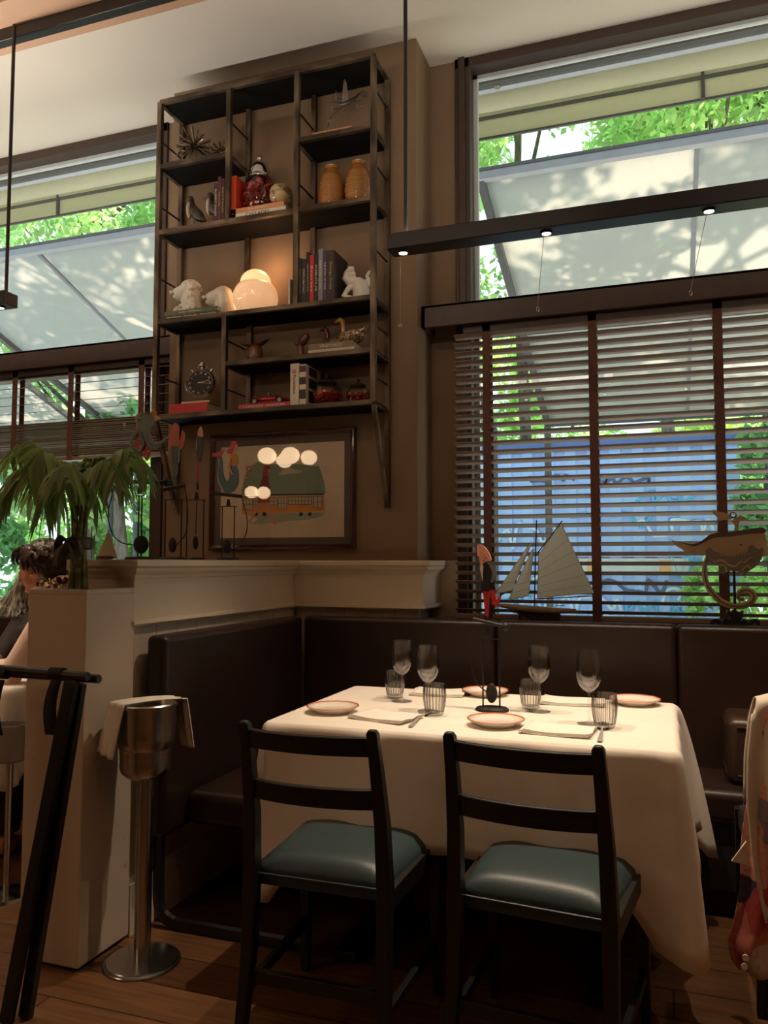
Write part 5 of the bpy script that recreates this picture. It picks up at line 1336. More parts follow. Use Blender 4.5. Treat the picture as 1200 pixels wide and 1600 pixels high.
def car():
    c = at(423, 628, Y=3.455); root = thing('toy_roadster', 'red vintage open-top model car on the London book', 'model car', (c.x, 3.455, LV['E']+BT+.0245))
    red = flat('car_red', (.36, .012, .015), .15, coat=.8)
    m = MB(); rings = []
    for x, hw, z0, z1 in ((-.098, .010, .018, .026), (-.088, .016, .014, .036), (-.05, .019, .013, .044), (-.015, .024, .012, .048), (.02, .026, .012, .044), (.055, .025, .012, .040), (.080, .019, .016, .034), (.098, .006, .022, .026)):
        rings.append([Vector((x, math.cos(t)*hw, (z0+z1)/2+math.sin(t)*(z1-z0)/2)) for t in [2*PI*k/16 for k in range(16)]])
    m.ring_sweep(rings).build('body', red, root, ang=60)
    MB().box(-.098, .090, -.034, .034, .009, .013).build('running_board', red, root, smooth=False, bevel=.001)
    for sx in (-.070, .066):
        for sy in (-1, 1):
            w = MB().tube([(sx, sy*.038, .0165), (sx, sy*.028, .0165)], .0165, n=24).build('wheel', flat('tyre', (.015, .014, .013), .7), root)
            MB().cyl((sx, sy*.0388, .0165), (sx, sy*.036, .0165), .0105, n=20).build('hubcap', 'chrome', w)
            pts = [(sx+math.cos(t)*.022, sy*.033, .0165+math.sin(t)*.022) for t in [R(15+150*k/14) for k in range(15)]]
            b = MB(); b.ring_sweep([[Vector(p)+Vector((0, -.0075, 0)), Vector(p)+Vector((0, .0075, 0))] for p in pts], False, False); b.build('mudguard', red, root, solid=.0015)
    MB().box(-.004, -.002, -.018, .018, .044, .062).build('windscreen', 'chrome', root, smooth=False)
    MB().box(.008, .044, -.018, .018, .038, .047).build('seat', flat('car_seat', (.03, .015, .01), .5), root, bevel=.004)
    for sy in (-1, 1): MB().ball((-.090, sy*.014, .033), .004, 12, 8).build('headlamp', 'chrome', root)
car()
book('white upright book with a red emblem beside the toy car', 455.8, 469.3, LV['E'], .205, 'cover_white', 'Portolano', 'ink', d=.14, tl=.45, th=.4)
b_ = book('white picture-spined upright book before the candy jar', 470, 480.5, LV['E'], .198, 'cover_white', None, d=.17)
t_ = lx(480.5, 632)-lx(470, 632)
for z0, z1, mt in ((.160, .190, 'cover_maroon'), (.100, .135, 'cover_black'), (.03, .075, 'cover_black')):
    MB().box(.001, t_-.001, -.0012, 0, z0, z1).box(t_, t_+.0012, .03, .12, z0-.01, z1).build('printed_photo', mt, b_, smooth=False)
em = [c for c in COL.objects if c.get('label') == 'white upright book with a red emblem beside the toy car'][0]
MB().tube([(.0205+math.cos(t)*.009, -.0008, .165+math.sin(t)*.009) for t in [2*PI*k/20 for k in range(21)]], .0016, n=5).ball((.0205, -.0006, .165), (.004, .001, .004), 10, 6).build('emblem', 'cover_red', em)
candy_jar(511, 625, .075, .112, 'round glass jar of red candies, left of two on the bottom shelf', LV['E'], False, Y=3.482)
candy_jar(560, 622, .060, .088, 'small ribbed glass candy jar at the bottom shelf end', LV['E'], False, Y=3.495, fl=14)
# ================================================================== BALANCING FIGURES AND MODELS
def rootat(name, lab, cat, p, group=None): return thing(name, lab, cat, tuple(p), group=group)
class Crop:
    """measured outline coordinates of one figure, laid on its own upright plane"""
    def __init__(s, ox, oy, k, Y, root): s.o = (ox, oy, k, Y); s.r = Vector(root.location)
    def __call__(s, cx, cy, dy=0.0):
        ox, oy, k, Y = s.o; return at(ox+cx*k, oy+cy*k, Y=Y)+Vector((0, dy, 0))-s.r
def cut(C, nm, pts, mt, root, dy=0.0, th=.004, smooth_=True, n=None):
    P = [C(x, y, dy) for x, y in pts]
    if smooth_: P = bez(P+[P[0]], len(P)*4)[:-1]
    return MB().prism(P, (0, th, 0)).build(nm, mt, root, smooth=False)
def stand(root, C, basec, br, posts, ptop, pbot, fork, barends, bw, ballend, wire, weight, wr, Yb):
    """iron stand: disc base, two posts, top plate, fork, tilting bar, curved wire and counterweight"""
    zb = 0.0
    b0 = C(*basec); MB().lathe([(0, 0), (br, 0), (br, .004), (br*.9, .010), (0, .012)], c=(b0.x, b0.y, zb), n=36, sy=.8).build('base', 'blackmatte', root, ang=50)
    for x in posts: MB().cyl(C(x, ptop), (C(x, ptop).x, C(x, ptop).y, zb+.006), .0028, n=8).build('post', 'blackmatte', root)
    a, b_ = C(posts[0], ptop), C(posts[1], ptop); MB().bar(a-Vector((.008, 0, 0)), b_+Vector((.008, 0, 0)), .014, .003).build('top_plate', 'blackmatte', root, smooth=False)
    f = C(*fork); m = MB(); m.prism([f+Vector(q) for q in ((-.004, -.004, .016), (.004, -.004, .016), (.007, -.004, 0), (.009, -.004, -.014), (.004, -.004, -.014), (0, -.004, -.004), (-.004, -.004, -.014), (-.009, -.004, -.014), (-.007, -.004, 0))], (0, .008, 0)); m.build('fork', 'blackmatte', root, smooth=False)
    m = MB().tube([C(*barends[0]), C(*barends[1])], bw, n=12); 
    if ballend: m.ball(C(*ballend[:2]), ballend[2])
    m.build('bar', 'blackmatte', root, ang=50)
    if wire: MB().tube(bez([C(*q) for q in wire], 30), .0022, n=8).build('counterweight_wire', 'blackmatte', root)
    w = C(*weight); MB().ball(w, (wr[0], .010, wr[1]), 24, 16).build('counterweight', 'blackmatte', root)
flat('toy_blue', (.17, .23, .24), .45); flat('toy_bluelight', (.26, .33, .32), .45); flat('toy_red', (.42, .022, .025), .4); flat('toy_orange', (.50, .22, .03), .4); flat('toy_pale', (.55, .45, .34), .5)
flat('toy_coral', (.52, .13, .085), .45); flat('toy_grey', (.12, .14, .15), .45); flat('toy_teal', (.055, .13, .15), .4); flat('toy_skin', (.60, .30, .20), .5); flat('toy_black', (.015, .015, .018), .4); flat('toy_cream', (.40, .36, .28), .5)
G6 = 'painted metal balancing toys on the partition ledge'
k5 = 220/1200
# ---- octopus
Yo = 2.50; base = at(220, 873.5, Y=Yo)
r_ = rootat('balancing_toy', 'blue-grey octopus balancing toy on a round iron base, nearest the palm', 'toy', (base.x, Yo, LEDGE+.001), G6); C = Crop(180, 630, k5, Yo, r_)
zfix = C(0, 1335).z
stand(r_, C, (207, 1330), .058, (203, 229), 790, 1334, (212, 740), ((12, 668), (440, 675)), .0075, (440, 675, .016), [(12, 670), (-30, 800), (-60, 960), (-20, 1120), (60, 1190), (150, 1208)], (220, 1205), (.034, .034), Yo)
def tent(pts, w, mt='toy_blue', nm='tentacle', dy=-.004):
    p = bez([C(x, y, dy) for x, y in pts], 24); n = len(p)
    MB().tube(p, [w*(1-.65*i/n) for i in range(n)], n=8, sq=.5, upv=(0, 1, 0)).build(nm, mt, r_)
cut(C, 'swim_trunks', [(178, 270), (160, 330), (175, 385), (215, 400), (240, 455), (265, 490), (290, 450), (298, 400), (285, 340), (288, 290), (262, 280), (240, 330), (215, 280)], 'toy_red', r_, dy=.002)
for q in ((200, 300), (215, 370), (270, 350), (280, 410), (245, 420), (262, 455)): MB().ball(C(q[0], q[1], 0), (.004, .002, .004), 8, 6).build('polka_dot', 'toy_pale', r_)
cut(C, 'head', [(178, 150), (185, 110), (215, 90), (262, 88), (300, 104), (324, 140), (318, 185), (296, 218), (284, 240), (204, 240), (180, 212), (190, 182)], 'toy_blue', r_, dy=-.004, th=.009)
cut(C, 'head_edge', [(176, 150), (183, 106), (215, 86), (235, 88), (205, 110), (196, 150), (200, 185), (196, 215), (206, 242), (180, 215), (188, 182)], 'toy_cream', r_, dy=-.0052, th=.004)
for pts, w in (([(205, 235), (165, 275), (140, 320), (145, 370), (110, 395)], .011), ([(230, 240), (225, 300), (245, 340), (225, 395), (190, 410)], .011), ([(270, 240), (300, 300), (330, 345), (385, 345), (430, 310), (465, 290)], .012), ([(255, 240), (280, 320), (310, 375), (360, 380), (395, 360)], .011), ([(215, 235), (180, 250), (120, 240), (75, 220)], .008)): tent(pts, w)
MB().ball(C(216, 138, -.006), (.0055, .003, .006), 12, 8).build('eye', 'toy_pale', r_); MB().ball(C(217, 140, -.0085), (.003, .002, .0035), 10, 6).build('pupil', 'toy_black', r_)
cut(C, 'party_cone', [(60, 160), (88, 165), (78, 200), (70, 200)], 'toy_pale', r_, smooth_=False)
MB().ball(C(320, 90, .004), (.0155, .004, .0155), 20, 10).build('orange_disc', 'toy_orange', r_); cut(C, 'shell', [(330, 100), (362, 108), (385, 130), (360, 145), (330, 150)], 'toy_pale', r_)
# ---- lobster-clawed figure seen edge on
Yo = 2.72; base = at(272, 873.5, Y=Yo)
r_ = rootat('balancing_toy', 'balancing toy with raised coral-red claws and striped grey body', 'toy', (base.x, Yo, LEDGE+.001), G6); C = Crop(180, 630, k5, Yo, r_)
stand(r_, C, (500, 1330), .060, (430, 568), 822, 1334, (505, 790), ((412, 735), (590, 702)), .009, None, [(590, 700), (612, 850), (617, 1000), (595, 1120), (530, 1205)], (488, 1210), (.0185, .030), Yo)
cut(C, 'claw', [(492, 160), (500, 185), (490, 250), (475, 330), (455, 400), (440, 380), (438, 320), (450, 250), (470, 200)], 'toy_coral', r_, dy=.012)
cut(C, 'head', [(528, 170), (542, 210), (540, 300), (536, 370), (474, 365), (485, 300), (505, 225)], 'toy_coral', r_)
cut(C, 'claw', [(583, 232), (600, 260), (598, 320), (580, 380), (565, 395), (560, 340), (572, 280)], 'toy_coral', r_, dy=-.010)
cut(C, 'body', [(476, 365), (538, 368), (542, 440), (530, 510), (482, 510), (472, 440)], 'toy_grey', r_, dy=-.002, th=.010)
for x in (490, 506, 522): MB().tube([C(x, 372, -.004), C(x, 440, -.005), C(x, 505, -.004)], .0014, n=5).build('stripe', 'toy_bluelight', r_)
cut(C, 'tail', [(484, 508), (528, 508), (532, 570), (520, 620), (498, 640), (505, 690), (490, 690), (478, 640), (500, 600), (492, 560)], 'toy_teal', r_)
# ---- slim figure seen edge on
Yo = 2.90; base = at(310, 873.5, Y=Yo)
r_ = rootat('balancing_toy', 'slim edge-on balancing toy, black with pink tip and thin red leg', 'toy', (base.x, Yo, LEDGE+.001), G6); C = Crop(180, 630, k5, Yo, r_)
stand(r_, C, (688, 1330), .028, (614, 756), 825, 1334, (695, 790), ((700, 690), (704, 735)), .005, None, [(698, 820), (692, 950), (686, 1120)], (684, 1190), (.0125, .029), Yo)
for i in range(6):
    a = 2*PI*i/6; q = C(712, 1326); q.z = .004; MB().ball(q+Vector((math.cos(a)*.022+0, math.sin(a)*.016, .002)), (.010, .008, .004), 12, 6).build('base_petal', 'blackmatte', r_)
MB().lathe([(0, 0), (.035, 0), (.035, .003), (0, .004)], c=(C(688, 1330).x, C(688, 1330).y, 0.0), n=30).build('base_plate', 'blackmatte', r_)
cut(C, 'tip', [(728, 198), (742, 235), (744, 280), (736, 292), (708, 290), (708, 240)], 'toy_skin', r_, dy=-.003, th=.008)
cut(C, 'body', [(722, 280), (745, 300), (747, 380), (736, 450), (724, 500), (704, 495), (697, 420), (695, 330), (704, 290)], 'toy_black', r_, dy=-.004, th=.010)
cut(C, 'back_stripe', [(704, 290), (697, 330), (695, 400), (700, 400), (705, 330)], 'toy_bluelight', r_, dy=-.006)
MB().tube([C(712, 495), C(710, 560), C(706, 670)], [.0045, .004, .0035], n=8).build('leg', 'toy_red', r_); MB().tube([C(703, 668), C(699, 740)], [.004, .0025], n=8).build('boot', 'toy_black', r_)
# ---- mermaid
Yo = 3.11; base = at(356, 873.5, Y=Yo)
r_ = rootat('balancing_toy', 'red-haired mermaid balancing toy in front of the framed picture', 'toy', (base.x, Yo, LEDGE+.001), G6); C = Crop(180, 630, k5, Yo, r_)
stand(r_, C, (958, 1330), .056, (913, 1017), 880, 1334, (965, 850), ((830, 766), (1078, 795)), .0075, (830, 766, .011), [(1076, 795), (1100, 880), (1125, 1000), (1115, 1110), (1070, 1190), (1000, 1220)], (952, 1220), (.021, .030), Yo)
cut(C, 'tail', [(880, 455), (900, 450), (912, 500), (914, 560), (922, 620), (945, 660), (970, 650), (975, 600), (970, 545), (1000, 528), (1030, 535), (1048, 600), (1045, 680), (1015, 740), (970, 765), (930, 755), (895, 700), (876, 620), (884, 560), (896, 510)], 'toy_teal', r_, dy=-.002, th=.008)
cut(C, 'tail_edge', [(880, 455), (890, 520), (880, 600), (890, 660), (935, 755), (915, 745), (880, 680), (872, 610), (884, 540)], 'toy_bluelight', r_, dy=-.004)
cut(C, 'fluke', [(830, 425), (870, 425), (930, 395), (915, 430), (890, 460), (860, 455), (835, 460)], 'toy_red', r_, dy=-.002)
cut(C, 'torso', [(985, 430), (1030, 435), (1042, 480), (1034, 530), (990, 530), (974, 500), (976, 460)], 'toy_orange', r_, dy=-.003, th=.009)
cut(C, 'face', [(1010, 340), (1040, 350), (1042, 375), (1034, 400), (1022, 430), (1000, 425), (1005, 380)], 'toy_skin', r_, dy=-.002)
cut(C, 'hair', [(985, 345), (1000, 326), (1025, 325), (1040, 345), (1022, 362), (1012, 400), (990, 425), (960, 430), (955, 405), (985, 385)], 'toy_red', r_, dy=-.005, th=.011)
MB().tube(bez([C(988, 470, -.006), C(975, 530, -.007), C(990, 580, -.007), C(1010, 612, -.006)], 12), [.006]*8+[.005]*5, n=8).build('arm', 'toy_skin', r_)
# small model sail at the partition's end
q = at(160, 872, Y=2.42); r_ = rootat('model_sailboat', 'small cream model sail half hidden behind the ribbon of the palm', 'model boat', (q.x, 2.42, LEDGE+.001), None); C = Crop(100, 800, 1/3, 2.42, r_)
def c3(x, y): return (x-300, y-600)       # from the 400 px crop of the corner
p = [C(*c3(508, 688)), C(*c3(455, 812)), C(*c3(552, 820))]
MB().prism([p[0], p[1], p[2]], (0, .002, 0)).build('sail', flat('sail_cream', (.62, .56, .42), .8), r_, smooth=False)
MB().cyl(p[0]+Vector((0, .004, .004)), C(*c3(455, 818))+Vector((0, .004, 0)), .0022, n=8).build('gaff', 'mahogany', r_)
MB().cyl(C(*c3(431, 665)), (C(*c3(431, 665)).x, 0, .004), .0014, n=6).build('mast', 'mahogany', r_)
MB().tube([(-.03, 0, .007), (-.01, 0, .006), (.035, 0, .006), (.055, 0, .008)], [.003, .007, .007, .002], n=10).build('hull', 'mahogany', r_)

# ---- balancing man on the table
Yt = 2.676; b0 = at(769, 1112, Z=TT)
r_ = rootat('balancing_toy', 'balancing man in red trousers on an iron stand in the table centre', 'toy', (b0.x, Yt, TT+.0005), None); C = Crop(0, 0, 1, Yt, r_)
stand(r_, C, (769, 1110), .057, (754, 780), 999, 1113.5, (762, 985), ((739, 967), (790, 979)), .0065, (790, 979, .014), [(740, 985), (734, 1010), (737, 1045), (746, 1068), (760, 1081)], (768, 1083), (.0195, .033), Yt)
C = Crop(720, 800, .2, Yt, r_)
cut(C, 'head', [(128, 257), (150, 254), (185, 272), (215, 310), (234, 352), (236, 376), (200, 395), (160, 414), (148, 380), (128, 320)], 'toy_skin', r_, dy=-.004, th=.010)
for x, y in ((165, 310), (140, 345), (190, 330), (180, 375), (200, 350)): MB().ball(C(x, y, -.005), (.003, .0015, .003), 8, 6).build('freckle', 'toy_coral', r_)
cut(C, 'coat', [(165, 415), (185, 395), (225, 385), (255, 400), (275, 440), (278, 500), (265, 560), (264, 612), (166, 615), (160, 540), (158, 460)], 'toy_black', r_, dy=-.004, th=.010)
cut(C, 'shirt', [(160, 412), (178, 420), (174, 470), (172, 540), (160, 480), (152, 440)], 'toy_pale', r_, dy=-.0055)
cut(C, 'sleeve', [(205, 390), (235, 395), (268, 430), (280, 470), (270, 520), (248, 552), (236, 540), (248, 490), (235, 440)], 'toy_grey', r_, dy=-.007)
cut(C, 'trouser_leg', [(172, 612), (220, 612), (222, 680), (216, 810), (196, 812), (186, 740)], 'toy_red', r_, dy=-.003)
cut(C, 'trouser_leg', [(226, 612), (262, 612), (275, 650), (284, 690), (302, 652), (318, 660), (300, 710), (275, 745), (258, 725), (240, 670)], 'toy_red', r_, dy=-.006)
cut(C, 'shoe', [(306, 632), (345, 628), (350, 636), (322, 650), (314, 660), (304, 652)], 'toy_black', r_, dy=-.006)
MB().bar(C(206, 808), C(212, 850), .006, .004).build('foot_peg', 'toy_black', r_, smooth=False)

# ---- model sailboat on the window sill
Yb = 3.605; q = at(840, 968, Y=Yb)
SILL = .9855
r_ = rootat('model_sailboat', 'wooden model sailboat with cream sails on the right window sill', 'model boat', (q.x, Yb, SILL)); C = Crop(720, 800, .2, Yb, r_)
dz = SILL-at(840, 968.5, Y=Yb).z
rings = []
for cx, w, ztop, dep in ((240, .004, 712, 8), (270, .010, 713, 20), (330, .020, 715, 34), (420, .030, 722, 46), (520, .036, 732, 52), (640, .038, 742, 52), (760, .034, 750, 46), (850, .024, 754, 38), (895, .014, 757, 28), (903, .006, 760, 20)):
    t0 = C(cx, ztop); t1 = C(cx, ztop+dep); h = t0.z-t1.z
    rings.append([Vector((t0.x, math.cos(a)*w, t0.z+math.sin(a)*h)) for a in [-PI*k/10 for k in range(11)]])
MB().ring_sweep(rings, True, True).build('hull', flat('hull_cream', (.50, .38, .25), .3, coat=.4), r_, ang=50)
def keel(pts, w): return MB().prism([C(x, y, -w) for x, y in pts], (0, 2*w, 0))
keel([(330, 758), (420, 768), (520, 783), (640, 790), (778, 794), (780, 820), (772, 852), (560, 852), (500, 815), (420, 785)], .010).build('keel', flat('keel_black', (.012, .012, .014), .35), r_, smooth=False, bevel=.004)
keel([(452, 790), (476, 795), (470, 850), (454, 850)], .003).build('rudder', 'keel_black', r_, smooth=False)
keel([(560, 846), (775, 846), (775, 852.5), (560, 852.5)], .018).build('cradle', 'keel_black', r_, smooth=False)
MB().cyl(C(592, 62), C(574, 735), .0028, n=10).build('mast', 'mahogany', r_)
MB().cyl(C(793, 68), C(600, 320), .0026, n=10).build('gaff', 'mahogany', r_)
MB().cyl(C(585, 680), C(1060, 655), .0024, n=10).build('boom', 'mahogany', r_)
M['sail'] = cloth_translucent('cream_sailcloth', (.80, .76, .64), .60)
def sail(nm, corners, bow, seams):
    a, b, c, d = [C(*p) for p in corners]
    def f(u, v):
        p = a.lerp(b, u).lerp(d.lerp(c, u), v); return p+Vector((0, -bow*math.sin(PI*u)*math.sin(PI*min(1, v+.05)), 0))
    MB().grid(f, 14, 14).build(nm, 'sail', r_, ang=180)
    for v in seams: MB().tube([f(u/10, v)+Vector((0, -.0012, 0)) for u in range(11)], .0007, n=4).build('seam', 'sailtrim', r_)
    for P_ in ([f(u/12, 0) for u in range(13)], [f(u/12, 1) for u in range(13)], [f(0, v/12) for v in range(13)], [f(1, v/12) for v in range(13)]):
        MB().tube([p+Vector((0, -.0006, 0)) for p in P_], .0014, n=5).build('hem', 'sailtrim', r_)
flat('sailtrim', (.42, .33, .21), .8)
sail('mainsail', [(610, 330), (785, 92), (1040, 632), (597, 672)], .012, (.22, .4, .56, .74, .88))
sail('jib', [(546, 240), (552, 246), (400, 612), (266, 640)], .008, (.4, .6, .8))
sail('foresail', [(560, 290), (568, 296), (530, 655), (370, 690)], .008, (.3, .5, .7, .85))
for a, c in (((545, 235), (262, 650)), ((592, 90), (890, 748)), ((565, 285), (360, 712)), ((590, 110), (625, 740)), ((590, 110), (545, 735))): MB().cyl(C(*a), C(*c), .0005, n=4).build('rigging', 'ink', r_)
MB().bar(C(735, 736), C(812, 730), .004, .003).build('tiller', 'ink', r_, smooth=False)

# ---- whale balancing toy on the sill
Yw = 3.61; r_ = rootat('balancing_toy', 'large whale balancing toy with wave base on the right window sill', 'toy', (at(1150, 975, Y=Yw).x, Yw, SILL)); C = Crop(1020, 780, .15, Yw, r_)
flat('whale_dark', (.09, .065, .045), .5); flat('whale_wave', (.17, .16, .12), .5)
M['whale_tan'] = two_tone('whale_tan', (.38, .27, .16), (.50, .37, .23), .5, scale=4)
cut(C, 'body', [(195, 425), (260, 440), (330, 455), (420, 470), (500, 440), (560, 395), (620, 362), (800, 345), (950, 325), (1140, 300), (1165, 360), (1185, 450), (1195, 560), (1150, 600), (1000, 640), (700, 640), (560, 570), (480, 572), (370, 560), (300, 520), (230, 475)], 'whale_tan', r_, dy=-.005, th=.012)
cut(C, 'dark_back', [(195, 425), (330, 458), (420, 468), (500, 438), (560, 393), (620, 358), (800, 340), (950, 318), (1140, 297), (1162, 350), (1000, 362), (820, 388), (640, 402), (540, 450), (440, 488), (340, 470)], 'whale_dark', r_, dy=-.0065, th=.014)
cut(C, 'waves', [(545, 540), (590, 500), (640, 545), (700, 555), (760, 590), (800, 595), (860, 595), (920, 560), (980, 550), (990, 510), (1030, 475), (1080, 510), (1110, 520), (1140, 500), (1145, 560), (1120, 640), (1080, 690), (1030, 730), (980, 760), (945, 800), (910, 760), (780, 745), (735, 790), (690, 740), (680, 690), (610, 670), (560, 620)], 'whale_wave', r_, dy=-.009, th=.016)
for pts in ([(670, 650), (700, 635), (750, 650), (790, 690), (860, 700), (910, 660), (960, 660), (1000, 620), (1045, 615)], [(700, 700), (735, 690), (760, 720), (770, 760)], [(1020, 720), (980, 695), (940, 730), (935, 780)]):
    MB().tube(bez([C(x, y, -.010) for x, y in pts], 24), .004, n=8).build('wave_crest', 'whale_tan', r_)
for i in range(9): cut(C, 'tooth', [(690+i*32, 560), (702+i*32, 600), (712+i*32, 562)], 'whale_tan', r_, dy=-.0105, smooth_=False)
MB().ball(C(914, 476, -.007), (.0036, .002, .0030), 12, 8).build('eye', 'toy_black', r_)
cut(C, 'spout', [(850, 325), (852, 270), (820, 225), (870, 190), (915, 175), (960, 190), (980, 225), (950, 215), (915, 225), (895, 260), (895, 320)], 'whale_tan', r_, dy=-.003)
cut(C, 'bird', [(635, 95), (660, 125), (780, 150), (830, 195), (800, 215), (740, 215), (690, 225), (670, 190), (625, 145)], 'whale_tan', r_, dy=-.004)
MB().tube([C(835+38*math.cos(t)*(1-t/30), 165+32*math.sin(t)*(1-t/30), -.004) for t in [k*.4 for k in range(26)]], .0022, n=6).build('spray_curl', 'whale_dark', r_)
pts = [(575, 590), (545, 680), (540, 800), (570, 900), (630, 990), (720, 1070), (830, 1110), (940, 1110), (1030, 1060), (1050, 1000), (1000, 950), (930, 950), (890, 990), (900, 1040), (950, 1040)]
p_ = bez([C(x, y, 0) for x, y in pts], 70); n = len(p_)
MB().tube(p_, [.0085+.0055*math.sin(PI*min(1, i/n*1.1)) for i in range(n)], n=10, sq=.4, upv=(0, 1, 0)).build('counterweight_curl', 'whale_tan', r_)
MB().tube([p+Vector((0, -.0065, 0)) for p in p_], .0022, n=6).build('curl_line', flat('whale_line', (.05, .065, .07), .5), r_)
MB().bar(C(845, 745), C(857, 1165), .008, .010).build('post', 'blackmatte', r_, smooth=False)
cut(C, 'base', [(770, 1155), (800, 1175), (850, 1150), (900, 1175), (940, 1160), (935, 1215), (915, 1265), (950, 1245), (985, 1275), (985, 1318), (735, 1318), (735, 1240), (790, 1250), (800, 1215), (775, 1195)], 'toy_black', r_, dy=-.018, th=.036)
for cx in (655, 1058):
    cut(C, 'base_scroll', [(cx-52, 1300), (cx-50, 1265), (cx, 1245), (cx+50, 1265), (cx+58, 1300), (cx+40, 1318), (cx+20, 1300), (cx, 1290), (cx-20, 1305), (cx-30, 1318)], 'toy_black', r_, dy=-.004, th=.008)
# ================================================================== ICE BUCKET STAND
ib = thing('ice_bucket_stand', 'stainless steel ice bucket on a tall pole beside the white column', 'ice bucket', (-1.578, 2.185, 0))
ib.location = (-1.572, 2.175, 0)
MB().lathe([(0, 0), (.117, 0), (.119, .004), (.117, .007), (.110, .009), (.108, .012), (.03, .016), (0, .016)], n=56).build('base', 'steel', ib, ang=40)
MB().cyl((0, 0, .014), (0, 0, .59), .026, n=28).build('pole', 'steel', ib)
MB().lathe([(.026, .565), (.060, .575), (.076, .590), (.080, .605), (.080, .662), (.086, .668), (.0905, .70), (.094, .790), (.098, .7965), (.099, .802), (.095, .806), (.091, .800), (.087, .70), (.075, .60), (0, .59)], n=56).build('bucket', 'steel', ib, ang=40)
# white service napkin draped over the rim
nb = thing('service_napkin', 'white napkin draped across the rim of the steel ice bucket', 'napkin', (-1.572, 2.175, .80))
D_ = Vector((.42, .91, 0)).normalized(); S_ = Vector((.91, -.42, 0)).normalized()
def nf(u, v):
    """band over the bucket: u from the near hanging end over the rim to the far one, v across"""
    w = .052*(1-.25*u); sv = (-.5+v)*2*w
    if u < .38: t = (.38-u)/.38; r_ = -.099-.012*math.sin(t*PI/2)-.012*t; z = .010-.155*t-.010*v*t; off = -.012*t
    elif u < .62: t = (u-.38)/.24; r_ = -.099+.203*t; z = .011+.004*math.sin(PI*t); off = .022*t
    else: t = (u-.62)/.38; r_ = .104+.014*t; z = .010-.155*t; off = .022+.02*t
    p = D_*r_+S_*(sv-.012+off*1.6)+Vector((0, 0, z))
    p += D_*(.0035*math.sin(v*13+u*3))+Vector((0, 0, .0015*math.sin(v*15)))
    return p
MB().grid(nf, 50, 16).build('linen', 'napkin', nb, solid=.003, ang=180)
# ================================================================== FOLDING TRAY STAND
ts = thing('folding_tray_stand', 'folded black wooden tray stand with webbing straps at the left edge', 'tray stand', (-1.6, 1.78, 0))
def q(px, py, Y): return at(px, py, Y=Y)
A0, A1 = q(-60, 1040, 1.82), q(137, 1057, 1.76); B0, B1 = q(-60, 1047, 1.86), q(155, 1061, 1.80)
for a, b_ in ((A0, A1), (B0, B1)): mbx(ts).tube([a, b_], .0105, n=8, sq=1.15).build('top_rail', 'blackwood', ts, ang=30)
for top, foot in ((q(112, 1066, 1.775), at(10, 1597, Z=.004)), (q(124, 1068, 1.80), at(40, 1588, Z=.004)), (q(-95, 1050, 1.80), at(-160, 1590, Z=.004)), (q(-85, 1050, 1.84), at(-130, 1588, Z=.004))):
    mid = top.lerp(foot, .45)
    mbx(ts).bar(top, foot, .036, .022, up=(0, 1, 0)).build('leg', 'blackwood', ts, smooth=False, bevel=.002)
for x0, yy in ((84, 1.775), (-4, 1.79)):
    t = q(x0+6, 1052, yy); w = .022
    mbx(ts).tube([t+Vector((-w, 0, 0)), t+Vector((w, 0, 0))], .016, n=14).build('strap_loop', flat('webbing', (.010, .009, .009), .85), ts)
    l0, l1 = q(x0+4, 1062, yy-.012), q(x0-2, 1148, yy-.0)
    rows = []
    for k in range(9):
        u = k/8; c = l0.lerp(l1, u)+Vector((-.012*math.sin(PI*u), -.004*math.sin(PI*u), 0)); ww = w*(.75+.35*u); rows.append([c+Vector((-ww, 0, 0)), c+Vector((ww, 0, 0))])
    b = mbx(ts); b.ring_sweep(rows, False, False); b.build('strap', 'webbing', ts, solid=.003)
# ================================================================== NEIGHBOUR TABLE (left edge)
nt_ = thing('dining_table', 'neighbouring table under a white cloth at the left edge', 'table', (-3.0, 2.75, 0))
mbx(nt_).box(-3.45, -2.475, 2.515, 3.05, .72, .745).build('tabletop', 'blackwood', nt_, smooth=False)
mbx(nt_).cyl((-2.9, 2.9, 0), (-2.9, 2.9, .72), .04).build('column', 'blackwood', nt_); mbx(nt_).lathe([(0, 0), (.25, 0), (.24, .02), (0, .03)], c=(-2.9, 2.9, 0)).build('foot', 'blackwood', nt_)
cl2 = tablecloth('tablecloth', None, -3.46, -2.465, 2.505, 3.06, .75, .27, seed=9, corner=.10)
tag(cl2, 'white cloth on the neighbouring table at the left edge', 'tablecloth')
bq3 = thing('banquette', 'dark banquette beneath the left window', 'banquette', (-3.9, 3.6, 0))
mbx(bq3).box(-5.3, -2.50, 3.46, 3.555, .3, .962).build('back_panel', 'leather', bq3, bevel=.02, segs=3); mbx(bq3).box(-5.3, -2.50, 2.98, 3.46, .33, .45).build('seat', 'leather', bq3, bevel=.03); mbx(bq3).box(-5.3, -2.50, 3.05, 3.46, 0, .33).build('base', 'base_dark', bq3, smooth=False)
bq4 = thing('banquette', 'dark banquette on the far side of the white partition', 'banquette', (-2.15, 2.9, 0))
mbx(bq4).box(-2.06, -1.97, 2.62, 3.45, .3, .93).build('back_panel', 'leather', bq4, bevel=.02); mbx(bq4).box(-2.46, -2.06, 2.62, 2.975, .33, .45).build('seat', 'leather', bq4, bevel=.025); mbx(bq4).box(-2.44, -2.06, 2.64, 2.97, 0, .33).build('base', 'base_dark', bq4, smooth=False)
wc = at(20, 1160, Y=2.40); wb = thing('wine_cooler', 'pale wine cooler under the cloth edge of the neighbouring table', 'cooler', (wc.x-.03, 2.42, 0))
MB().lathe([(0, .50), (.05, .50), (.062, .51), (.066, .53), (.068, .64), (.064, .64), (.060, .53), (0, .52)], n=32).build('bucket', flat('cooler_grey', (.30, .28, .27), .35), wb)
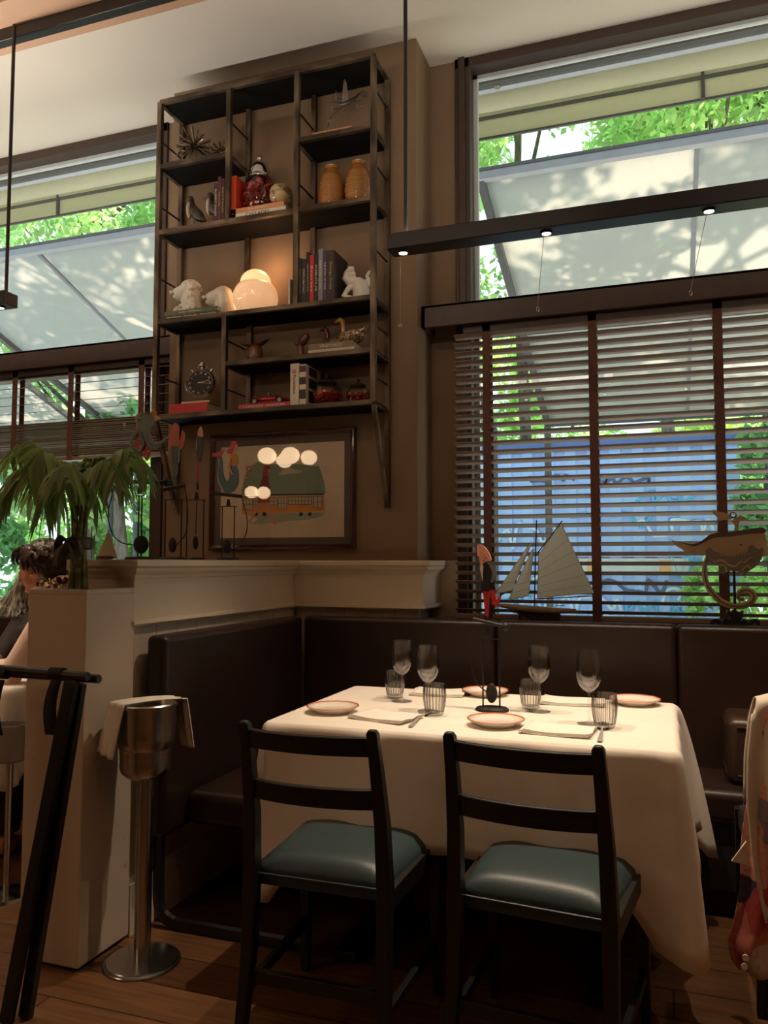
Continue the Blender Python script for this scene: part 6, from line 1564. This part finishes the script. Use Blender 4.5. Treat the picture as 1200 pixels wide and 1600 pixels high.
MB().cyl((0, 0, .01), (0, 0, .50), .012).lathe([(0, 0), (.09, 0), (.085, .012), (0, .014)]).build('stand', 'steel', wb)
# ================================================================== PEOPLE
def head_shape(m, c, yaw, s=1.0, pitch=0.0):
    """c: centre of the skull, facing +X turned by yaw; adds skull, jaw, nose, lips, ears"""
    Rm = Matrix.Rotation(yaw, 3, 'Z') @ Matrix.Rotation(pitch, 3, 'Y')
    P = lambda x, y, z: Vector(c)+Rm @ Vector((x*s, y*s, z*s))
    def ell(x, y, z, rx, ry, rz):
        o = len(m.v); X = m.X; m.X = None; m.ball((0, 0, 0), (rx*s, ry*s, rz*s), 20, 14)
        loc = [P(x, y, z)+Rm @ Vector(v) for v in m.v[o:]]
        m.v[o:] = [tuple(X @ v) if X is not None else tuple(v) for v in loc]; m.X = X
    ell(-.012, 0, .022, .094, .076, .090); ell(.030, 0, -.018, .058, .062, .078); ell(.045, 0, -.078, .034, .040, .030)
    ell(.070, 0, .030, .022, .050, .026); ell(.072, .032, -.018, .018, .020, .018); ell(.072, -.032, -.018, .018, .020, .018)
    m.tube([P(.086, 0, .020), P(.101, 0, -.006), P(.112, 0, -.020)], [.008*s, .010*s, .0125*s], n=10); ell(.104, .010, -.022, .008, .007, .006); ell(.104, -.010, -.022, .008, .007, .006)
    ell(.086, 0, -.048, .011, .021, .006); ell(.084, 0, -.060, .011, .018, .007); ell(.080, 0, -.085, .013, .016, .012)
    for sy in (-1, 1): ell(-.008, sy*.078, -.004, .018, .007, .028)
    m.tube([P(-.02, 0, -.05), P(-.035, 0, -.13)], [.050*s, .055*s], n=16)
    return P
def hand_shape(m, w, d, up, s=1.0, curl=.35):
    """palm and five separate bent fingers from wrist w pointing along d"""
    d = Vector(d).normalized(); up = Vector(up).normalized(); sd = d.cross(up).normalized(); w = Vector(w)
    m.tube([w, w+d*.045*s, w+d*.088*s], [.026*s, .034*s, .032*s], n=14, sq=.5, upv=tuple(up))
    for k, (o, L) in enumerate(((-.027, .070), (-.009, .080), (.009, .076), (.026, .062))):
        a = w+d*.082*s+sd*o*s; p = [a, a+d*L*.4*s-up*.004*s, a+d*L*.72*s-up*(.008+.03*curl)*s, a+d*L*.92*s-up*(.012+.07*curl)*s]
        m.tube(p, [.0092*s, .0085*s, .0078*s, .006*s], n=10)
    a = w+d*.025*s-sd*.026*s; m.tube([a, a+d*.030*s-sd*.020*s, a+d*.058*s-sd*.026*s-up*.006*s], [.012*s, .010*s, .0075*s], n=10)
P0 = thing('person', 'person with short dark wavy hair in a pale pink shirt, seated in profile at left', 'person', (-2.36, 2.84, 0))
HC = (-2.628, 2.84, 1.222)
m = mbx(P0)
head_shape(m, HC, PI, 1.0, R(8))
m.tube([(-2.585, 2.84, 1.12), (-2.50, 2.84, 1.02), (-2.43, 2.84, .95)], [.050, .056, .085], n=18)
m.tube([(-2.30, 2.84, .50), (-2.33, 2.84, .66), (-2.38, 2.84, .82), (-2.43, 2.84, .95)], [.15, .135, .15, .10], n=20)
for sy, sh, el, wr in ((-1, (-2.455, 2.68, .975), (-2.545, 2.62, .80), (-2.80, 2.63, .785)), (1, (-2.455, 3.00, .975), (-2.56, 3.05, .81), (-2.83, 3.02, .80))):
    m.tube([(-2.43, 2.84+sy*.06, .97), sh], [.07, .055], n=12)
    m.tube([sh, Vector(sh).lerp(Vector(el), .5), el], [.052, .046, .038], n=14); m.tube([el, Vector(el).lerp(Vector(wr), .5), wr], [.040, .036, .026], n=14)
    hand_shape(m, wr, (-1, 0, -.04), (0, 0, 1), .95)
    m.tube([(-2.30, 2.84+sy*.09, .50), (-2.50, 2.84+sy*.10, .53), (-2.70, 2.84+sy*.10, .52)], [.085, .075, .058], n=14)
    m.tube([(-2.70, 2.84+sy*.10, .52), (-2.70, 2.84+sy*.10, .28), (-2.68, 2.84+sy*.10, .09)], [.058, .050, .036], n=14)
    m.tube([(-2.66, 2.84+sy*.10, .05), (-2.86, 2.84+sy*.10, .035)], [.042, .034], n=12)
m.build('body', 'skin', P0, remesh=.006, smoothit=4)
m = mbx(P0)   # shirt
m.tube([(-2.30, 2.84, .47), (-2.33, 2.84, .66), (-2.38, 2.84, .82), (-2.44, 2.84, .955), (-2.49, 2.84, 1.01)], [.165, .150, .165, .118, .066], n=24)
for sy, sh, el, wr in ((-1, (-2.455, 2.68, .975), (-2.545, 2.62, .80), (-2.80, 2.63, .785)), (1, (-2.455, 3.00, .975), (-2.56, 3.05, .81), (-2.83, 3.02, .80))):
    m.tube([(-2.43, 2.84+sy*.06, .97), sh], [.088, .072], n=12)
    m.tube([sh, Vector(sh).lerp(Vector(el), .5), el], [.070, .062, .056], n=16); e2 = Vector(el).lerp(Vector(wr), .62)
    m.tube([el, Vector(el).lerp(e2, .5), e2], [.056, .055, .046], n=16)
M['pinkshirt'] = mat('pale_pink_cotton', (.82, .62, .54), .8, vary=.06, scale=9, bump=.3, bscale=30)
m.build('shirt', 'pinkshirt', P0, remesh=.008, smoothit=3)
m = mbx(P0)   # trousers
for sy in (-1, 1):
    m.tube([(-2.28, 2.84+sy*.08, .50), (-2.50, 2.84+sy*.10, .53), (-2.70, 2.84+sy*.10, .52)], [.105, .088, .072], n=14)
    m.tube([(-2.70, 2.84+sy*.10, .52), (-2.70, 2.84+sy*.10, .28), (-2.68, 2.84+sy*.10, .10)], [.072, .064, .056], n=14)
m.build('trousers', flat('dark_trousers', (.02, .02, .025), .8), P0, remesh=.010, smoothit=3)
M['darkhair'] = two_tone('dark_brown_hair', (.012, .007, .005), (.045, .024, .015), .4, scale=30, stretch=(1, 1, 5))
m = mbx(P0); rg = random.Random(5); hc = Vector(HC)
m.ball(hc+Vector((.030, 0, .048)), (.100, .090, .078)); m.ball(hc+Vector((-.035, 0, .070)), (.062, .074, .045)); m.ball(hc+Vector((.070, 0, .005)), (.058, .078, .070)); m.ball(hc+Vector((-.066, 0, .064)), (.040, .062, .036))
for i in range(150):
    a = rg.uniform(0, 2*PI); e = rg.uniform(-.15, 1.45); d = Vector((math.cos(a)*math.cos(e), math.sin(a)*math.cos(e), math.sin(e)))
    if d.x < -.55 and d.z < .35: continue
    p0 = hc+Vector((.028, 0, .040))+Vector((d.x*.098, d.y*.088, d.z*.084)); fl = Vector((rg.uniform(-.2, .5), rg.uniform(-.3, .3), -.35-.3*rg.random())); fl = (fl-d*fl.dot(d)).normalized()
    m.tube(bez([p0-fl*.022, p0+d*.010, p0+fl*.028+d*.004, p0+fl*.050-d*.004], 8), [.006, .009, .0085, .007, .006, .005, .004, .003, .002][:len(bez([p0, p0, p0, p0], 8))], n=7)
for y in (-.05, -.03, -.01, .01, .03, .05): m.tube(bez([hc+Vector((-.050, y, .095)), hc+Vector((-.094, y*1.1, .075)), hc+Vector((-.103, y*1.15, .040)), hc+Vector((-.088, y*1.2, .020))], 9), [.016, .015, .014, .012, .010, .008, .007, .006, .005, .004][:len(bez([hc]*4, 9))], n=8)
m.build('hair', 'darkhair', P0, remesh=.0035, smoothit=1)
for sy in (-1, 1):
    e = hc+Vector((-.079, sy*.030, .004)); mbx(P0).ball(e, (.011, .013, .009), 14, 10).build('eye', flat('eye_white', (.55, .48, .42), .2), P0)
    mbx(P0).ball(e+Vector((-.008, 0, 0)), (.0045, .006, .006), 10, 8).build('iris', 'ink', P0)
    mbx(P0).tube([hc+Vector((-.085, sy*.016, .022)), hc+Vector((-.090, sy*.032, .027)), hc+Vector((-.078, sy*.050, .020))], [.003, .004, .002], n=6).build('eyebrow', 'darkhair', P0)
M['fur'] = two_tone('tawny_fur', (.12, .055, .022), (.34, .19, .09), .8, scale=22, stretch=(1, 1, 4), bump=.4)
m = mbx(P0); rg = random.Random(8)
for i in range(260):
    a = rg.uniform(-2.1, 2.1); c = Vector((-2.545+.075*math.cos(a)+.02, 2.84+.100*math.sin(a), 1.150+rg.uniform(-.055, .045)-.02*abs(a)))
    d = Vector((math.cos(a)*.4+.3, math.sin(a)*.5, rg.uniform(-.3, .6))).normalized(); m.tube(bez([c-d*.02, c+Vector((0, 0, .012)), c+d*.03], 6), [.006, .007, .0065, .005, .004, .003, .002][:len(bez([c]*3, 6))], n=6)
m.tube(bez([(-2.50, 2.93, 1.10), (-2.45, 2.84, 1.13), (-2.50, 2.75, 1.12), (-2.56, 2.73, 1.11)], 12), .035, n=12)
m.build('fur_collar', 'fur', P0, remesh=.0035)

P1 = thing('person', 'person with long silvery blond hair behind the dark-haired diner', 'person', (-2.95, 3.25, 0))
HC2 = Vector((-2.95, 3.20, 1.20))
m = mbx(P1); head_shape(m, tuple(HC2), R(-70), .97, R(10))
m.tube([(-2.93, 3.23, .47), (-2.95, 3.25, .70), (-2.95, 3.25, .92)], [.14, .12, .13], n=18); m.tube([(-2.95, 3.25, .92), (-2.95, 3.23, 1.06)], [.075, .05], n=14)
for sy in (-1, 1):
    sh = Vector((-2.95+sy*.15, 3.25, .95)); el = Vector((-2.95+sy*.19, 3.12, .76)); wr = Vector((-2.95+sy*.10, 2.99, .80))
    m.tube([(-2.95, 3.25, .94), sh], [.07, .05]); m.tube([sh, el], [.05, .038], n=12); m.tube([el, wr], [.038, .026], n=12); hand_shape(m, wr, (-sy*.6, -.8, -.05), (0, 0, 1), .9)
    m.tube([(-2.95+sy*.08, 3.22, .50), (-2.95+sy*.10, 2.93, .52)], [.08, .06]); m.tube([(-2.95+sy*.10, 2.93, .52), (-2.95+sy*.10, 2.95, .09)], [.058, .038]); m.tube([(-2.95+sy*.10, 2.96, .05), (-2.95+sy*.10, 2.80, .035)], [.040, .032])
m.build('body', 'skin', P1, remesh=.007, smoothit=4)
m = mbx(P1); m.tube([(-2.93, 3.23, .46), (-2.95, 3.25, .70), (-2.95, 3.25, .93), (-2.95, 3.24, 1.0)], [.155, .135, .145, .07], n=20)
for sy in (-1, 1): m.tube([(-2.95, 3.25, .94), (-2.95+sy*.15, 3.25, .95)], [.085, .066]); m.tube([(-2.95+sy*.15, 3.25, .95), (-2.95+sy*.19, 3.12, .76)], [.064, .052])
m.build('top', flat('dark_top', (.018, .014, .012), .8), P1, remesh=.009, smoothit=3)
M['silverhair'] = two_tone('silver_blond_hair', (.18, .18, .15), (.50, .50, .43), .4, scale=34, stretch=(1, 1, .2), detail=2)
m = mbx(P1); m.ball(HC2+Vector((0, .02, .03)), (.088, .10, .095)); rg = random.Random(2)
for i in range(130):
    u = i/129; s0 = HC2+Vector((-.04-.03*rg.random(), rg.uniform(-.05, .06), .06+.03*rg.random())); e = Vector((-3.05-.30*u*rg.uniform(.85, 1.0), 3.20+rg.uniform(-.05, .07), .985-.015*rg.random()))
    mid = s0.lerp(e, .5)+Vector((-.045+.07*u, 0, -.03+.01*rg.random())); pts = bez([s0, mid, e], 10); m.tube(pts, [.0055*(1-.6*k/len(pts)) for k in range(len(pts))], n=6)
for i in range(26):
    a = rg.uniform(-.3, PI+.3); s0 = HC2+Vector((math.cos(a)*.085, .03+math.sin(a)*.085, .05)); m.tube(bez([s0, s0+Vector((math.cos(a)*.02, .02, -.10)), s0+Vector((math.cos(a)*.02, .02, -.22))], 8), .011, n=6)
m.build('hair', 'silverhair', P1, remesh=.004)
# ================================================================== GARMENTS OVER THE CHAIR AT THE RIGHT EDGE
def floral():
    m_, nt, b = nodes_of('floral_print'); tc = N(nt, 'ShaderNodeTexCoord')
    no = N(nt, 'ShaderNodeTexNoise'); no.inputs['Scale'].default_value = 14; nt.links.new(tc.outputs['Object'], no.inputs['Vector'])
    ad = N(nt, 'ShaderNodeMix', data_type='VECTOR'); ad.inputs['Factor'].default_value = .10; nt.links.new(tc.outputs['Object'], ad.inputs[4]); nt.links.new(no.outputs['Color'], ad.inputs[5])
    v = N(nt, 'ShaderNodeTexVoronoi'); v.inputs['Scale'].default_value = 11; nt.links.new(ad.outputs[1], v.inputs['Vector'])
    v2 = N(nt, 'ShaderNodeTexVoronoi'); v2.inputs['Scale'].default_value = 42; nt.links.new(ad.outputs[1], v2.inputs['Vector'])
    sp = N(nt, 'ShaderNodeSeparateColor'); nt.links.new(v.outputs['Color'], sp.inputs[0])
    rp = N(nt, 'ShaderNodeValToRGB'); rp.color_ramp.interpolation = 'CONSTANT'; e = rp.color_ramp.elements
    e[0].color = (.55, .17, .14, 1); e[1].position = .30; e[1].color = (.64, .33, .28, 1)
    for p, c in ((.52, (.42, .07, .06, 1)), (.68, (.07, .07, .12, 1)), (.80, (.60, .50, .44, 1)), (.9, (.22, .20, .25, 1))): q = e.new(p); q.color = c
    nt.links.new(sp.outputs[0], rp.inputs['Fac'])
    r2 = N(nt, 'ShaderNodeValToRGB'); r2.color_ramp.elements[0].color = (.6, .55, .55, 1); r2.color_ramp.elements[1].position = .5; r2.color_ramp.elements[1].color = (1.15, 1.1, 1.1, 1); nt.links.new(v2.outputs['Distance'], r2.inputs['Fac'])
    mx = N(nt, 'ShaderNodeMix', data_type='RGBA', blend_type='MULTIPLY'); mx.inputs['Factor'].default_value = .8; nt.links.new(rp.outputs['Color'], mx.inputs[6]); nt.links.new(r2.outputs['Color'], mx.inputs[7]); nt.links.new(mx.outputs[2], b.inputs['Base Color'])
    b.inputs['Roughness'].default_value = .55; return m_
M['floral'] = floral()
M['voile'] = mat('cream_voile', (.66, .58, .47), .7, vary=.04, scale=8)
def drape(name, lab, cat, mt, prof, yb, seed, th, inner, xr=.66, bulge=1.0):
    """prof: (z, x) of the near left edge; the cloth hangs over a chair back lying along X"""
    ztop = prof[0][0]; zb = prof[-1][0]; root = thing(name, lab, cat, (.42, yb, ztop-.03))
    zs = [p[0] for p in prof][::-1]; xs = [p[1] for p in prof][::-1]; rg = random.Random(seed); ph = [rg.uniform(0, 6) for _ in range(4)]
    path = [(yb+.045, inner+(ztop-.02-inner)*k/7, .3) for k in range(8)]
    path += [(yb+.042*math.cos(PI*k/6), ztop-.016+.016*math.sin(PI*k/6), .2) for k in range(1, 6)]
    path += [(yb-.045-.03*(k/29)*bulge, ztop-.018+(zb-ztop+.018)*k/29, .25+1.0*k/29) for k in range(30)]
    def f(u, v):
        y, z, a = path[min(len(path)-1, int(round(v*(len(path)-1))))]
        xl = float(np.interp(z, zs, xs)); x = xl+(xr-xl)*u
        y -= a*(.016*math.sin(u*26+ph[0]+z*2.5)+.010*math.sin(u*47+ph[1]-z*4))-.02*a*(1-min(1, u*8))
        z += (.014*math.sin(u*15+ph[2])*max(0, a-.6)) - .02*max(0, 1-u*7)*(1 if a <= .3 else 0)
        return Vector((x, y, z))
    mbx(root).grid(f, 64, len(path)-1).build('fabric', mt, root, solid=th, ang=180); return root, f
YG = 2.47
def gprof(pts, z0, dx=0):
    pr = [at(px, py, Y=YG-.05) for px, py in pts]; pr = [(p.z, p.x+dx) for p in pr]; pr[0] = (z0, pr[0][1]); return pr
drape('white_jacket', 'sheer cream garment hung over the chair back at the right edge', 'garment', 'voile', gprof(((1184, 1090), (1175, 1112), (1167, 1180), (1166, 1250), (1174, 1330), (1186, 1400), (1194, 1440)), .893), YG, 3, .003, .60)
pr = gprof(((1190, 1100), (1176, 1180), (1168, 1240), (1157, 1330), (1158, 1390), (1147, 1450), (1138, 1480), (1142, 1505)), .872, .002); pr = pr+[(pr[-1][0]-.03, pr[-1][1]+.02)]
dr, f = drape('floral_dress', 'coral and navy floral dress hanging low beneath the cream garment', 'garment', 'floral', pr, YG+.003, 5, .003, .55, bulge=.0)
for q_ in ((1165, 1497), (1163, 1511)):
    p = at(q_[0], q_[1], Y=2.385); mbx(dr).cyl(p, p+Vector((0, .005, 0)), .008, n=16).build('button', 'porcelain', dr)
a = [at(1166, 1315, Y=2.40), at(1143, 1346, Y=2.39), at(1170, 1352, Y=2.40)]
mbx(dr).prism(a, (0, .010, 0)).build('sash_end', 'voile', dr, smooth=False)
